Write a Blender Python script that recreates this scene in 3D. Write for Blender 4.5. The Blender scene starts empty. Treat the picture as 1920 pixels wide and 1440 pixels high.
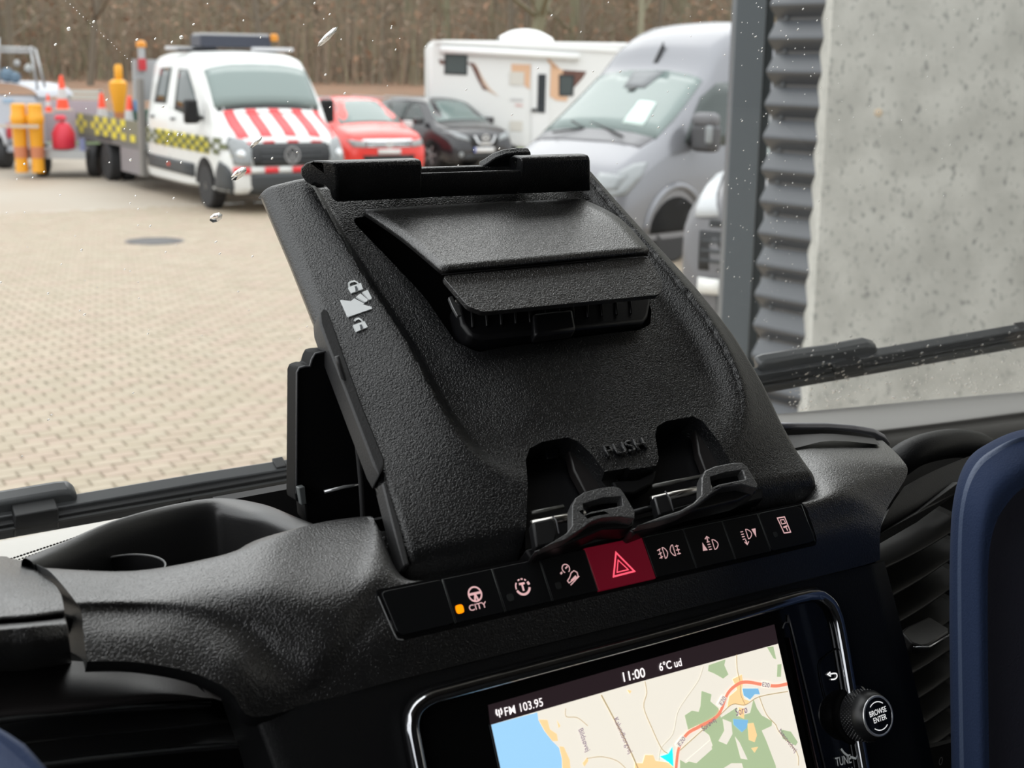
import bpy, bmesh, math, random
import numpy as np
from mathutils import Vector, Matrix
from mathutils.bvhtree import BVHTree
from mathutils.geometry import tessellate_polygon
random.seed(7)
rng = np.random.default_rng(7)
SC = bpy.context.scene
COL = SC.collection

# ------------------------------------------------------------------ camera
FPX = 2600.0
YAW, PITCH, ROLL = math.radians(32.3), math.radians(12.95), math.radians(0.8)
CAM = np.array([0.0, 0.0, 2.3])
fw = np.array([math.sin(YAW)*math.cos(PITCH), math.cos(YAW)*math.cos(PITCH), -math.sin(PITCH)])
rt = np.array([math.cos(YAW), -math.sin(YAW), 0.0])
up = np.cross(rt, fw)
c_, s_ = math.cos(ROLL), math.sin(ROLL)
rt, up = rt*c_ + up*s_, -rt*s_ + up*c_
cd = bpy.data.cameras.new('camera'); cam = bpy.data.objects.new('camera', cd); COL.objects.link(cam)
cd.sensor_width = 36.0; cd.lens = 36.0*FPX/1920.0; cd.clip_start = 0.02; cd.clip_end = 600
cam.matrix_world = Matrix(((rt[0], up[0], -fw[0], CAM[0]), (rt[1], up[1], -fw[1], CAM[1]), (rt[2], up[2], -fw[2], CAM[2]), (0, 0, 0, 1)))
cd.dof.use_dof = True; cd.dof.focus_distance = 0.78; cd.dof.aperture_fstop = 17.0
SC.camera = cam
SC.view_settings.view_transform = 'Standard'; SC.view_settings.look = 'None'
SC.view_settings.gamma = 1.0; SC.view_settings.use_curve_mapping = False
SC.view_settings.exposure = 1.15

# ------------------------------------------------------------------ overcast sky
W = bpy.data.worlds.new('overcast_sky'); SC.world = W; W.use_nodes = True
nt = W.node_tree; nt.nodes.clear()
wo = nt.nodes.new('ShaderNodeOutputWorld'); bg = nt.nodes.new('ShaderNodeBackground')
tc = nt.nodes.new('ShaderNodeTexCoord'); sx = nt.nodes.new('ShaderNodeSeparateXYZ'); cr = nt.nodes.new('ShaderNodeValToRGB')
cr.color_ramp.elements[0].position = 0.0; cr.color_ramp.elements[0].color = (0.60, 0.612, 0.625, 1)
cr.color_ramp.elements[1].position = 1.0; cr.color_ramp.elements[1].color = (1.18, 1.185, 1.20, 1)
nt.links.new(tc.outputs['Generated'], sx.inputs[0]); nt.links.new(sx.outputs['Z'], cr.inputs[0])
nt.links.new(cr.outputs[0], bg.inputs[0]); bg.inputs[1].default_value = 1.0; nt.links.new(bg.outputs[0], wo.inputs[0])
# a weak, very soft sun behind the cloud
sd = bpy.data.lights.new('veiled_sun', 'SUN'); sd.energy = 0.3; sd.angle = math.radians(50); sd.color = (1.0, 0.97, 0.92)
so = bpy.data.objects.new('veiled_sun', sd); COL.objects.link(so)
so.rotation_euler = (math.radians(42), 0, math.radians(150))

# ------------------------------------------------------------------ helpers
def ray(x, y): return fw + rt*(x-960)/FPX - up*(y-720)/FPX
def at(x, y, d): return CAM + ray(x, y)*d
def ground(x, y, z=0.0):
    k = ray(x, y); return CAM + k*((z-CAM[2])/k[2])
P0 = at(765, 1090, 0.6)
def Y3(x, y, yy):
    k = ray(x, y); return CAM + k*((P0[1]+yy-CAM[1])/k[1])
def LP(x, y, z): return P0 + np.array([x, y, z])       # dash-local point

class Plane:
    """plane through a point, containing the lateral axis, tilted t degrees from vertical"""
    def __init__(s, t, o=None, yaw=0.0):
        t = math.radians(t); s.o = P0 if o is None else np.array(o)
        s.u = np.array([math.cos(yaw), math.sin(yaw), 0.0])
        b = np.array([-math.sin(yaw), math.cos(yaw), 0.0])
        s.v = b*math.sin(t) + np.array([0, 0, math.cos(t)]); s.n = np.cross(s.u, s.v)
    def p(s, u, v, n=0.0): return s.o + s.u*u + s.v*v + s.n*n
    def px(s, x, y, n=0.0):
        k = ray(x, y); o = s.o + s.n*n; return CAM + k*(((o-CAM) @ s.n)/(k @ s.n))
    def uv(s, x, y, n=0.0):
        q = s.px(x, y, n) - s.o; return float(q @ s.u), float(q @ s.v)
D = Plane(22); B = Plane(32); H = Plane(50)
B.o = P0 + np.array([0, -0.0, 0.0])

MATS = {}
def M(name, col, rough=0.5, metal=0.0, spec=0.5, bump=0.0, bscale=400.0, emit=0.0, noise=0.0, nscale=5.0, col2=None, kind=None, alpha=None, trans=0.0, coat=0.0, ior=1.5):
    if name in MATS: return MATS[name]
    m = bpy.data.materials.new(name); m.use_nodes = True; t = m.node_tree; b = t.nodes['Principled BSDF']
    b.inputs['Base Color'].default_value = (*col, 1); b.inputs['Roughness'].default_value = rough; b.inputs['Metallic'].default_value = metal
    b.inputs['Specular IOR Level'].default_value = spec; b.inputs['IOR'].default_value = ior
    b.inputs['Transmission Weight'].default_value = trans; b.inputs['Coat Weight'].default_value = coat
    if emit: b.inputs['Emission Color'].default_value = (*col, 1); b.inputs['Emission Strength'].default_value = emit
    if bump or noise:
        tc = t.nodes.new('ShaderNodeTexCoord'); co = tc.outputs['Object']
    if noise:
        n = t.nodes.new('ShaderNodeTexNoise'); n.inputs['Scale'].default_value = nscale; n.inputs['Detail'].default_value = 6
        t.links.new(co, n.inputs['Vector']); r = t.nodes.new('ShaderNodeValToRGB'); mx = t.nodes.new('ShaderNodeMix'); mx.data_type = 'RGBA'
        r.color_ramp.elements[0].position = 0.35; r.color_ramp.elements[1].position = 0.65
        t.links.new(n.outputs['Fac'], r.inputs[0]); t.links.new(r.outputs[0], mx.inputs[0])
        c2 = col2 or tuple(c*(1-noise) for c in col)
        mx.inputs[6].default_value = (*col, 1); mx.inputs[7].default_value = (*c2, 1); t.links.new(mx.outputs[2], b.inputs['Base Color'])
    if bump:
        n = t.nodes.new('ShaderNodeTexNoise'); n.inputs['Scale'].default_value = bscale; n.inputs['Detail'].default_value = 1.5
        n.inputs['Distortion'].default_value = 0.8 if kind == 'leather' else 0.0
        bp = t.nodes.new('ShaderNodeBump'); bp.inputs['Strength'].default_value = bump; bp.inputs['Distance'].default_value = (0.42 if kind == 'leather' else 0.25)/bscale
        t.links.new(co, n.inputs['Vector']); t.links.new(n.outputs['Fac'], bp.inputs['Height']); t.links.new(bp.outputs[0], b.inputs['Normal'])
    MATS[name] = m; return m

GRAIN = dict(bump=1.0, bscale=1050.0, kind='leather')
holder_m = M('holder_black_grained_plastic', (0.0045, 0.0048, 0.0056), 0.31, spec=0.85, **GRAIN)
flap_m = M('flap_grained_plastic', (0.010, 0.0095, 0.0095), 0.31, ior=1.68, spec=1.0, bump=1.0, bscale=1050.0, kind='leather')
dash_m = M('dash_grained_plastic', (0.009, 0.0087, 0.009), 0.34, ior=1.68, spec=1.0, bump=1.0, bscale=1050.0, kind='leather')
dash_soft = M('dash_smooth_plastic', (0.022, 0.0215, 0.022), 0.5, spec=0.45, bump=0.4, bscale=1300.0)
fascia_m = M('fascia_dark_plastic', (0.0055, 0.0058, 0.0065), 0.5, spec=0.4, bump=0.7, bscale=1500.0, kind='leather')
black_m = M('plain_black_plastic', (0.006, 0.006, 0.007), 0.4, spec=0.4)
deep_m = M('unlit_black_plastic', (0.003, 0.003, 0.0035), 0.6, spec=0.2)
btn_m = M('button_black', (0.006, 0.0065, 0.0075), 0.38, spec=0.4)
edge_m = M('worn_edge_grey', (0.09, 0.09, 0.095), 0.4)  # even pale grey for the thin edge tubes
gloss_m = M('piano_black', (0.004, 0.0042, 0.0045), 0.06, spec=0.5)
chrome_m = M('dark_chrome', (0.50, 0.51, 0.53), 0.10, metal=1.0)
steel_m = M('clip_steel', (0.55, 0.53, 0.50), 0.25, metal=1.0)
trim_m = M('satin_grey_trim', (0.33, 0.33, 0.36), 0.4, metal=0.6)
white_print = M('white_moulded_symbol', (0.85, 0.88, 0.88), 0.5)
rubber_m = M('wiper_rubber', (0.02, 0.021, 0.022), 0.5, spec=0.5)
wiper_m = M('wiper_painted_metal', (0.05, 0.053, 0.056), 0.35, spec=0.6)
icon_m = M('backlit_icon_pink', (0.85, 0.52, 0.52), emit=0.27)
amber_m = M('amber_indicator', (1.0, 0.27, 0.0), emit=0.55)
haz_m = M('hazard_button_red', (0.13, 0.003, 0.012), 0.4, emit=0.22)
hazl_m = M('hazard_triangle_light', (1.0, 0.10, 0.16), emit=0.5)
blue_m = M('blue_seat_fabric', (0.016, 0.030, 0.075), 0.85, spec=0.3, bump=1.0, bscale=900.0)
bluec_m = M('blue_grey_seat_centre', (0.034, 0.035, 0.050), 0.9, spec=0.2, bump=1.0, bscale=900.0)
body_white = M('white_paint', (0.70, 0.71, 0.70), 0.3, coat=0.3)
glass_dark = M('dark_vehicle_glass', (0.03, 0.045, 0.042), 0.08, spec=0.7)
glass_green = M('greenish_windscreen', (0.16, 0.21, 0.20), 0.12, spec=0.8)
tyre_m = M('tyre_rubber', (0.025, 0.025, 0.027), 0.7)
rim_m = M('wheel_grey_metal', (0.28, 0.27, 0.26), 0.4, metal=0.4)
alloy_m = M('alloy_wheel', (0.45, 0.45, 0.46), 0.35, metal=0.5)
bumper_m = M('grey_bumper_plastic', (0.045, 0.05, 0.055), 0.5)
grille_m = M('black_grille', (0.015, 0.016, 0.018), 0.4)
lamp_m = M('headlamp_lens', (0.26, 0.28, 0.29), 0.12, spec=0.8)
red_print = M('red_reflective_print', (0.75, 0.04, 0.05), 0.4)
yellow_print = M('yellow_reflective_print', (0.72, 0.62, 0.06), 0.4)
silver_m = M('aluminium', (0.42, 0.43, 0.44), 0.35, metal=0.5)
orange_m = M('fluorescent_orange', (0.95, 0.09, 0.035), 0.45)
amberpl_m = M('amber_yellow_plastic', (0.80, 0.36, 0.02), 0.45)
conewhite_m = M('cone_grey_white_band', (0.55, 0.55, 0.55), 0.5)

def mesh_obj(name, verts, faces, mat, parent=None, smooth=False, local=False, mats=None, fm=None):
    me = bpy.data.meshes.new(name); me.from_pydata([tuple(map(float, v)) for v in verts], [], [tuple(f) for f in faces]); me.update()
    for m in (mats or [mat]): me.materials.append(m)
    if fm is not None: me.polygons.foreach_set('material_index', fm)
    if smooth: me.polygons.foreach_set('use_smooth', [True]*len(me.polygons))
    o = bpy.data.objects.new(name, me); COL.objects.link(o)
    if parent is not None:
        o.parent = parent
        if not local: o.matrix_parent_inverse = Matrix.Translation(-parent.location) if 'wl' not in parent else Matrix.Translation(-Vector(parent['wl']))
    return o
def thing(name, loc, label, cat, group=None, rz=0.0):
    o = bpy.data.objects.new(name, None); COL.objects.link(o); o.location = tuple(map(float, loc)); o.rotation_euler = (0, 0, rz)
    o.empty_display_size = 0.05; o['label'] = label; o['category'] = cat
    if group: o['group'] = group
    return o
def tag(o, label, cat, group=None, kind=None):
    if label: o['label'] = label
    if cat: o['category'] = cat
    if group: o['group'] = group
    if kind: o['kind'] = kind
    return o
def sub(o, parent):        # re-parent a world-space mesh under a part (both stay in the thing's space)
    root = parent.parent; o.parent = parent
    o.matrix_parent_inverse = Matrix.Identity(4); return o
def bevel(o, w, seg=2, angle=35):
    m = o.modifiers.new('bevel', 'BEVEL'); m.width = w; m.segments = seg; m.limit_method = 'ANGLE'; m.angle_limit = math.radians(angle)
    for p in o.data.polygons: p.use_smooth = True
    try:
        with bpy.context.temp_override(object=o): pass
    except Exception: pass
    o.data.set_sharp_from_angle(angle=math.radians(40)) if hasattr(o.data, 'set_sharp_from_angle') else None
    return o
def solid(o, t, off=-1.0):
    m = o.modifiers.new('solid', 'SOLIDIFY'); m.thickness = t; m.offset = off; return o

def prism(name, loops, n, depth, mat, parent=None, local=False, off=0.0, bev=0.0, smooth=False):
    """loops of 3D points (outer first, then holes), thickened by depth against n"""
    loops = [[np.array(p, float) + np.array(n)*off for p in L] for L in loops]
    flat = [p for L in loops for p in L]; N = len(flat)
    tris = tessellate_polygon([[Vector(p) for p in L] for L in loops])
    nn = np.array(n, float); verts = flat + [p - nn*depth for p in flat]; faces = []
    for t in tris:
        a, b, c = (flat[i] for i in t)
        if np.cross(b-a, c-a) @ nn < 0: t = t[::-1]
        faces.append(tuple(t)); faces.append(tuple(i+N for i in t[::-1]))
    s = 0
    for L in loops:
        k = len(L)
        for i in range(k): a, b = s+i, s+(i+1) % k; faces.append((a, b, b+N, a+N))
        s += k
    bm = bmesh.new(); vs = [bm.verts.new(tuple(v)) for v in verts]
    for f in faces:
        try: bm.faces.new([vs[i] for i in f])
        except ValueError: pass
    bmesh.ops.recalc_face_normals(bm, faces=bm.faces)
    bmesh.ops.dissolve_limit(bm, angle_limit=0.01, verts=bm.verts, edges=bm.edges) if bev and len(loops) == 1 else None
    me = bpy.data.meshes.new(name); bm.to_mesh(me); bm.free(); me.materials.append(mat)
    o = bpy.data.objects.new(name, me); COL.objects.link(o)
    if parent is not None:
        o.parent = parent
        if not local: o.matrix_parent_inverse = Matrix.Translation(-Vector(parent.location))
    if bev: bevel(o, bev)
    elif smooth:
        for p in me.polygons: p.use_smooth = True
    return o
def rounded(pts, r=0.25, seg=4):
    """round the corners of a polygon by fraction r of the shorter adjoining edge"""
    pts = [np.array(p, float) for p in pts]; out = []; n = len(pts)
    for i in range(n):
        a, b, c = pts[i-1], pts[i], pts[(i+1) % n]
        rr = r*min(np.linalg.norm(a-b), np.linalg.norm(c-b)); p = b + (a-b)/np.linalg.norm(a-b)*rr; q = b + (c-b)/np.linalg.norm(c-b)*rr
        for k in range(seg+1):
            t = k/seg; out.append((1-t)**2*p + 2*t*(1-t)*b + t*t*q)
    return out
def cr(pts, sub, closed=False):
    """Catmull-Rom through points"""
    P = [np.array(p, float) for p in pts]; n = len(P); out = []
    rngk = range(n if closed else n-1)
    for i in rngk:
        if closed: a, b, c, d = P[i-1], P[i], P[(i+1) % n], P[(i+2) % n]
        else: a, b, c, d = P[max(i-1, 0)], P[i], P[i+1], P[min(i+2, n-1)]
        for k in range(sub):
            t = k/sub; out.append(0.5*((2*b) + (c-a)*t + (2*a-5*b+4*c-d)*t*t + (3*b-a-3*c+d)*t**3))
    if not closed: out.append(P[-1])
    return out
def loft(name, rows, mat, parent=None, su=4, sv=4, smooth=True, local=False, thick=0.0):
    rows = [cr(r, su) if su > 1 else [np.array(p, float) for p in r] for r in rows]
    cols = list(zip(*rows)); cols = [cr(c, sv) if sv > 1 else list(c) for c in cols]
    nc, nr = len(cols), len(cols[0]); verts = [cols[i][j] for i in range(nc) for j in range(nr)]
    faces = [(i*nr+j, (i+1)*nr+j, (i+1)*nr+j+1, i*nr+j+1) for i in range(nc-1) for j in range(nr-1)]
    o = mesh_obj(name, verts, faces, mat, parent, smooth, local)
    if thick: solid(o, thick)
    return o
def tube(name, pts, r, mat, parent=None, seg=8, closed=False, local=False, r2=None, smooth=True):
    pts = [np.array(p, float) for p in pts]; n = len(pts); verts = []; faces = []
    rs = r if isinstance(r, (list, tuple)) else [r]*n
    prev = None
    for i in range(n):
        a = pts[i-1] if (i > 0 or closed) else pts[i]; b = pts[(i+1) % n] if (i < n-1 or closed) else pts[i]
        t = b-a; t = t/(np.linalg.norm(t)+1e-12)
        if prev is None:
            h = np.array([0, 0, 1.0]) if abs(t[2]) < 0.9 else np.array([1.0, 0, 0]); x = np.cross(t, h)
        else: x = prev - t*(prev @ t)
        x = x/np.linalg.norm(x); prev = x; y = np.cross(t, x)
        for k in range(seg):
            ang = 2*math.pi*k/seg; verts.append(pts[i] + rs[i]*(x*math.cos(ang) + y*math.sin(ang)))
    for i in range(n if closed else n-1):
        for k in range(seg):
            a, b = i*seg+k, i*seg+(k+1) % seg; c, d = ((i+1) % n)*seg+(k+1) % seg, ((i+1) % n)*seg+k
            faces.append((a, b, c, d))
    if not closed: faces += [tuple(range(seg))[::-1], tuple((n-1)*seg+k for k in range(seg))]
    return mesh_obj(name, verts, faces, mat, parent, smooth, local)
def lathe(name, prof, o, ax, mat, parent=None, seg=32, local=False, smooth=True):
    """profile [(radius, height)] around axis ax from origin o"""
    ax = np.array(ax, float); ax /= np.linalg.norm(ax); h = np.array([0, 0, 1.0]) if abs(ax[2]) < 0.9 else np.array([1.0, 0, 0])
    x = np.cross(ax, h); x /= np.linalg.norm(x); y = np.cross(ax, x); verts = []; faces = []; o = np.array(o, float)
    for r, z in prof:
        for k in range(seg):
            a = 2*math.pi*k/seg; verts.append(o + ax*z + r*(x*math.cos(a)+y*math.sin(a)))
    for i in range(len(prof)-1):
        for k in range(seg): a, b = i*seg+k, i*seg+(k+1) % seg; faces.append((a, b, b+seg, a+seg))
    faces += [tuple(range(seg))[::-1], tuple((len(prof)-1)*seg+k for k in range(seg))]
    ob = mesh_obj(name, verts, faces, mat, parent, smooth, local)
    if smooth and hasattr(ob.data, 'set_sharp_from_angle'): ob.data.set_sharp_from_angle(angle=math.radians(35))
    return ob
def box(name, c, h, mat, parent=None, local=False, axes=None, bev=0.0):
    X, Y, Z = axes if axes is not None else (np.array([1., 0, 0]), np.array([0, 1., 0]), np.array([0, 0, 1.]))
    c = np.array(c, float); v = [c + X*h[0]*a + Y*h[1]*b + Z*h[2]*d for a in (-1, 1) for b in (-1, 1) for d in (-1, 1)]
    o = mesh_obj(name, v, [(0, 1, 3, 2), (4, 6, 7, 5), (0, 4, 5, 1), (2, 3, 7, 6), (0, 2, 6, 4), (1, 5, 7, 3)], mat, parent, False, local)
    if bev: bevel(o, bev)
    return o
def ribbons(name, strokes, n, mat, parent=None, local=False):
    """strokes: (points, width, closed) flat ribbons on a plane with normal n, joined as one printed mark"""
    V, Fc = [], []
    for pts, w, closed in strokes:
        pts = [np.array(p, float) for p in pts]; k = len(pts); base = len(V)
        for i in range(k):
            a = pts[i-1] if (i > 0 or closed) else pts[i]; b = pts[(i+1) % k] if (i < k-1 or closed) else pts[i]
            t1 = pts[i]-a; t2 = b-pts[i]
            l1, l2 = np.linalg.norm(t1), np.linalg.norm(t2)
            t1 = t1/l1 if l1 > 1e-9 else t2/l2; t2 = t2/l2 if l2 > 1e-9 else t1
            s1, s2 = np.cross(n, t1), np.cross(n, t2); s = s1+s2; s /= (np.linalg.norm(s)+1e-9); s /= max(0.4, s @ s1)
            V += [pts[i]+s*w/2, pts[i]-s*w/2]
        for i in range(k if closed else k-1):
            j = (i+1) % k; Fc.append((base+2*i, base+2*i+1, base+2*j+1, base+2*j))
    return mesh_obj(name, V, Fc, mat, parent, False, local)
def text(name, body, a, b, n, mat, parent=None, height=None, extrude=0.0, bold=0.0, local=False):
    """lettering whose baseline runs from point a to point b on a surface with normal n"""
    cu = bpy.data.curves.new(name, 'FONT'); cu.body = body; cu.size = 1.0; cu.offset = bold; cu.extrude = 0.0
    t = bpy.data.objects.new(name, cu); COL.objects.link(t); bpy.context.view_layer.update()
    dg = bpy.context.evaluated_depsgraph_get(); me = bpy.data.meshes.new_from_object(t.evaluated_get(dg)); bpy.data.objects.remove(t)
    co = np.array([v.co[:] for v in me.vertices]); w = co[:, 0].max()-co[:, 0].min(); x0 = co[:, 0].min()
    a = np.array(a, float); b = np.array(b, float); x = b-a; L = np.linalg.norm(x); x /= L; y = np.cross(n, x); y /= np.linalg.norm(y)
    s = L/w; sy = s if height is None else height/0.69
    for v, c in zip(me.vertices, co): v.co = Vector(a + x*(c[0]-x0)*s + y*c[1]*sy)
    me.materials.clear(); me.materials.append(mat); me.name = name
    o = bpy.data.objects.new(name, me); COL.objects.link(o)
    if parent is not None:
        o.parent = parent
        if not local: o.matrix_parent_inverse = Matrix.Translation(-Vector(parent.location))
    if extrude: solid(o, extrude, 0.0)
    return o
def lay(me_obj):
    return me_obj

# ================================================================== THE YARD
ground_m = M('yard_paving_far', (0.34, 0.285, 0.225), 0.7, noise=1.0, nscale=0.35, col2=(0.365, 0.325, 0.27), bump=0.2, bscale=6.0)
joint_m = M('sandy_joints', (0.30, 0.26, 0.185), 0.9, noise=1.0, nscale=2.5, col2=(0.25, 0.245, 0.14))
pav_ms = [M('paver_%d' % i, c, 0.7, noise=0.14, nscale=14.0, bump=0.3, bscale=120.0) for i, c in enumerate([(0.385, 0.305, 0.235), (0.37, 0.30, 0.225), (0.375, 0.32, 0.24), (0.355, 0.30, 0.22), (0.395, 0.33, 0.25)])]
def grid_plane(name, x0, x1, y0, y1, z, mat, nx=1, ny=1, fz=None):
    V = [(x0+(x1-x0)*i/nx, y0+(y1-y0)*j/ny, z if fz is None else fz(x0+(x1-x0)*i/nx, y0+(y1-y0)*j/ny)) for i in range(nx+1) for j in range(ny+1)]
    F = [(i*(ny+1)+j, (i+1)*(ny+1)+j, (i+1)*(ny+1)+j+1, i*(ny+1)+j+1) for i in range(nx) for j in range(ny)]
    return mesh_obj(name, V, F, mat, smooth=fz is not None)
PX0, PX1, PY0, PY1 = -1.0, 12.0, 5.2, 22.0        # where pavers are laid as pieces
yard = mesh_obj('paved_yard', [(-60, -20, 0), (80, -20, 0), (80, PY0, 0), (-60, PY0, 0), (-60, PY1, 0), (80, PY1, 0), (80, 44, 0), (-60, 44, 0), (PX0, PY0, 0), (PX0, PY1, 0), (PX1, PY0, 0), (PX1, PY1, 0)],
    [(0, 1, 2, 10, 8, 3), (4, 9, 11, 5, 6, 7), (3, 8, 9, 4), (10, 2, 5, 11)], ground_m)
tag(yard, 'pinkish beige block paved yard in front of the parked vehicles', None, kind='structure')
bed = grid_plane('paving_bed', PX0, PX1, PY0, PY1, -0.012, joint_m); tag(bed, None, None, kind='structure'); bed.parent = yard
LB, WB = 0.205, 0.118
def paver_verts(cx, cy, z, tx, ty, l, w):
    g = 0.0045; a, b = l/2-g, w/2-g; c = 0.005
    return [(cx-a, cy-b, -0.03), (cx+a, cy-b, -0.03), (cx+a, cy+b, -0.03), (cx-a, cy+b, -0.03),
            (cx-a, cy-b, z-c+tx), (cx+a, cy-b, z-c-tx), (cx+a, cy+b, z-c-tx+ty), (cx-a, cy+b, z-c+tx+ty),
            (cx-a+c, cy-b+c, z+tx), (cx+a-c, cy-b+c, z-tx), (cx+a-c, cy+b-c, z-tx+ty), (cx-a+c, cy+b-c, z+tx+ty)]
PF = [(0, 1, 5, 4), (1, 2, 6, 5), (2, 3, 7, 6), (3, 0, 4, 7), (4, 5, 9, 8), (5, 6, 10, 9), (6, 7, 11, 10), (7, 4, 8, 11), (8, 9, 10, 11)]
pav_protos = []
for k in range(10):
    me = bpy.data.meshes.new('paver'); me.from_pydata(paver_verts(0, 0, 0.004, random.uniform(-.0015, .0015), random.uniform(-.002, .002), LB, WB), [], PF); me.materials.append(pav_ms[k % 5]); pav_protos.append(me)
cells = []
ry = 0
y = PY0+WB/2
while y < PY1-WB/2:
    x = PX0 + (LB/2 if ry % 2 else 0) + LB/2
    while x < PX1-LB/2+0.001:
        cells.append((x, y)); x += LB
    y += WB; ry += 1
def inview(x, y):
    d = np.array([x, y, 0.0])-CAM; z = d @ fw; px = 960+FPX*(d @ rt)/z; py = 720-FPX*(d @ up)/z
    return -30 < px < 640 and 300 < py < 1010
vis = sorted([c for c in cells if inview(*c)], key=lambda c: c[0]**2+c[1]**2)
near = set(vis[:300])
for c in vis[:300]:
    o = bpy.data.objects.new('paver', random.choice(pav_protos)); COL.objects.link(o); o.location = (c[0], c[1], random.uniform(-0.0015, 0.0015)); o.parent = yard
V, Fc, fm = [], [], []
for c in cells:
    if c in near: continue
    b = len(V); V += paver_verts(c[0], c[1], 0.004+random.uniform(-.0015, .0015), random.uniform(-.001, .001), random.uniform(-.002, .002), LB, WB)
    k = random.randrange(5)
    for f in PF[4:]: Fc.append(tuple(i+b for i in f)); fm.append(k)
pv = mesh_obj('pavers', V, Fc, None, mats=pav_ms, fm=fm); pv.parent = yard; pv['kind'] = 'stuff'
g = ground(290, 453)
mh = thing('manhole_cover', g, 'dark round manhole cover set flat in the paving', 'manhole cover')
lathe('cover_plate', [(0.34, 0.0), (0.34, 0.012), (0.30, 0.014), (0.30, 0.010), (0.0, 0.011)], g, (0, 0, 1), M('cast_iron', (0.07, 0.068, 0.07), 0.6), mh)
lathe('cover_frame', [(0.38, 0.0), (0.38, 0.010), (0.35, 0.010), (0.35, 0.0)], g, (0, 0, 1), M('iron_frame', (0.14, 0.13, 0.13), 0.6), mh)

# ------------------------------------------------------------------ wooded bank behind the yard
litter_m = M('orange_leaf_litter', (0.27, 0.15, 0.09), 0.95, noise=1.0, nscale=0.8, col2=(0.20, 0.13, 0.085))
hill_m = M('brown_wooded_hillside', (0.21, 0.165, 0.12), 0.95, noise=1.0, nscale=0.12, col2=(0.26, 0.205, 0.13), bump=1.0, bscale=1.5)
bank_dir = np.array([fw[0], fw[1]]); bank_dir /= np.linalg.norm(bank_dir); bank_r = np.array([bank_dir[1], -bank_dir[0]])
def hill_z(s, r):
    if s < 40: return -0.02
    if s < 60: t = (s-40)/20; return 0.0 + 1.35*t*t*(3-2*t) 
    return 1.35 + (s-60)*0.080 + 1.3*math.sin(r*0.05+1)*min(1, (s-60)/30) + 0.5*math.sin(r*0.23+s*0.1)*min(1, (s-60)/20)
def hill_patch(name, s0, s1, ns, mat, r0=-75, r1=75, nr=60, dz=0.0):
    V, F = [], []
    for i in range(ns+1):
        for j in range(nr+1):
            s = s0+(s1-s0)*i/ns; r = r0+(r1-r0)*j/nr; p = bank_dir*s+bank_r*r; V.append((p[0], p[1], hill_z(s, r)+dz))
    F = [(i*(nr+1)+j, i*(nr+1)+j+1, (i+1)*(nr+1)+j+1, (i+1)*(nr+1)+j) for i in range(ns) for j in range(nr)]
    return mesh_obj(name, V, F, mat, smooth=True)
tag(hill_patch('grass_verge', 37.5, 45, 6, M('wet_grass', (0.10, 0.15, 0.045), 0.95, noise=1.0, nscale=1.2, col2=(0.07, 0.10, 0.04)), dz=0.03), None, None, kind='structure')
tag(hill_patch('leaf_covered_bank', 44.5, 66, 14, litter_m, dz=0.02), None, None, kind='structure')
tag(hill_patch('wooded_hillside', 64, 122, 24, hill_m), None, None, kind='structure')

bark_ms = [M('bark_%d' % i, c, 0.95) for i, c in enumerate([(0.17, 0.145, 0.11), (0.22, 0.21, 0.14), (0.30, 0.29, 0.21), (0.15, 0.125, 0.095)])]
def tree_mesh(seed, h, r0, mat, nb):
    R = random.Random(seed); V, F = [], []
    def limb(p, d, L, r, seg, depth):
        pts = [p]; 
        for i in range(seg):
            d = d + Vector((R.uniform(-.1, .1), R.uniform(-.1, .1), R.uniform(-.02, .05))); d.normalize(); p = p + d*(L/seg); pts.append(p)
        b = len(V); k = 5 if depth == 0 else 3
        for i, q in enumerate(pts):
            rr = r*(1-0.85*i/seg); x = d.orthogonal().normalized(); y = d.cross(x)
            for a in range(k): an = 2*math.pi*a/k; V.append(tuple(q + x*rr*math.cos(an) + y*rr*math.sin(an)))
        for i in range(seg):
            for a in range(k): F.append((b+i*k+a, b+i*k+(a+1) % k, b+(i+1)*k+(a+1) % k, b+(i+1)*k+a))
        if depth < 2:
            n = nb if depth == 0 else 4
            for j in range(n):
                t = R.uniform(0.18 if depth == 0 else .3, 1.0); i = min(seg-1, int(t*seg)); q = pts[i]
                an = R.uniform(0, 6.28); dd = Vector((math.cos(an), math.sin(an), R.uniform(.3, 1.2))).normalized()
                limb(q, dd, L*(0.3 if depth == 0 else .5)*R.uniform(.6, 1.1), r*(1-.8*t)*.45+.006, 3, depth+1)
    limb(Vector((0, 0, -0.3)), Vector((R.uniform(-.06, .06), R.uniform(-.06, .06), 1)), h, r0, 7, 0)
    me = bpy.data.meshes.new('tree'); me.from_pydata(V, [], F); me.materials.append(mat)
    return me
protos = [tree_mesh(i, 15+3*(i % 3), [.13, .20, .17, .12][i % 4], bark_ms[i % 4], 14) for i in range(8)]
for i in range(120):
    s = 56 + 50*random.random()**1.3; r = (random.random()-.5)*2*(s*0.46+3); p = bank_dir*s+bank_r*r
    o = bpy.data.objects.new('bare_tree', protos[i % 8]); COL.objects.link(o); o.location = (p[0], p[1], hill_z(s, r)-0.1)
    sc = random.uniform(.8, 1.5); o.scale = (sc, sc, random.uniform(.9, 1.2)); o.rotation_euler = (0, 0, random.uniform(0, 6.28))
    tag(o, 'leafless brown and green barked tree in the wood behind the yard', 'tree', 'bare trees of the wood')
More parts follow.
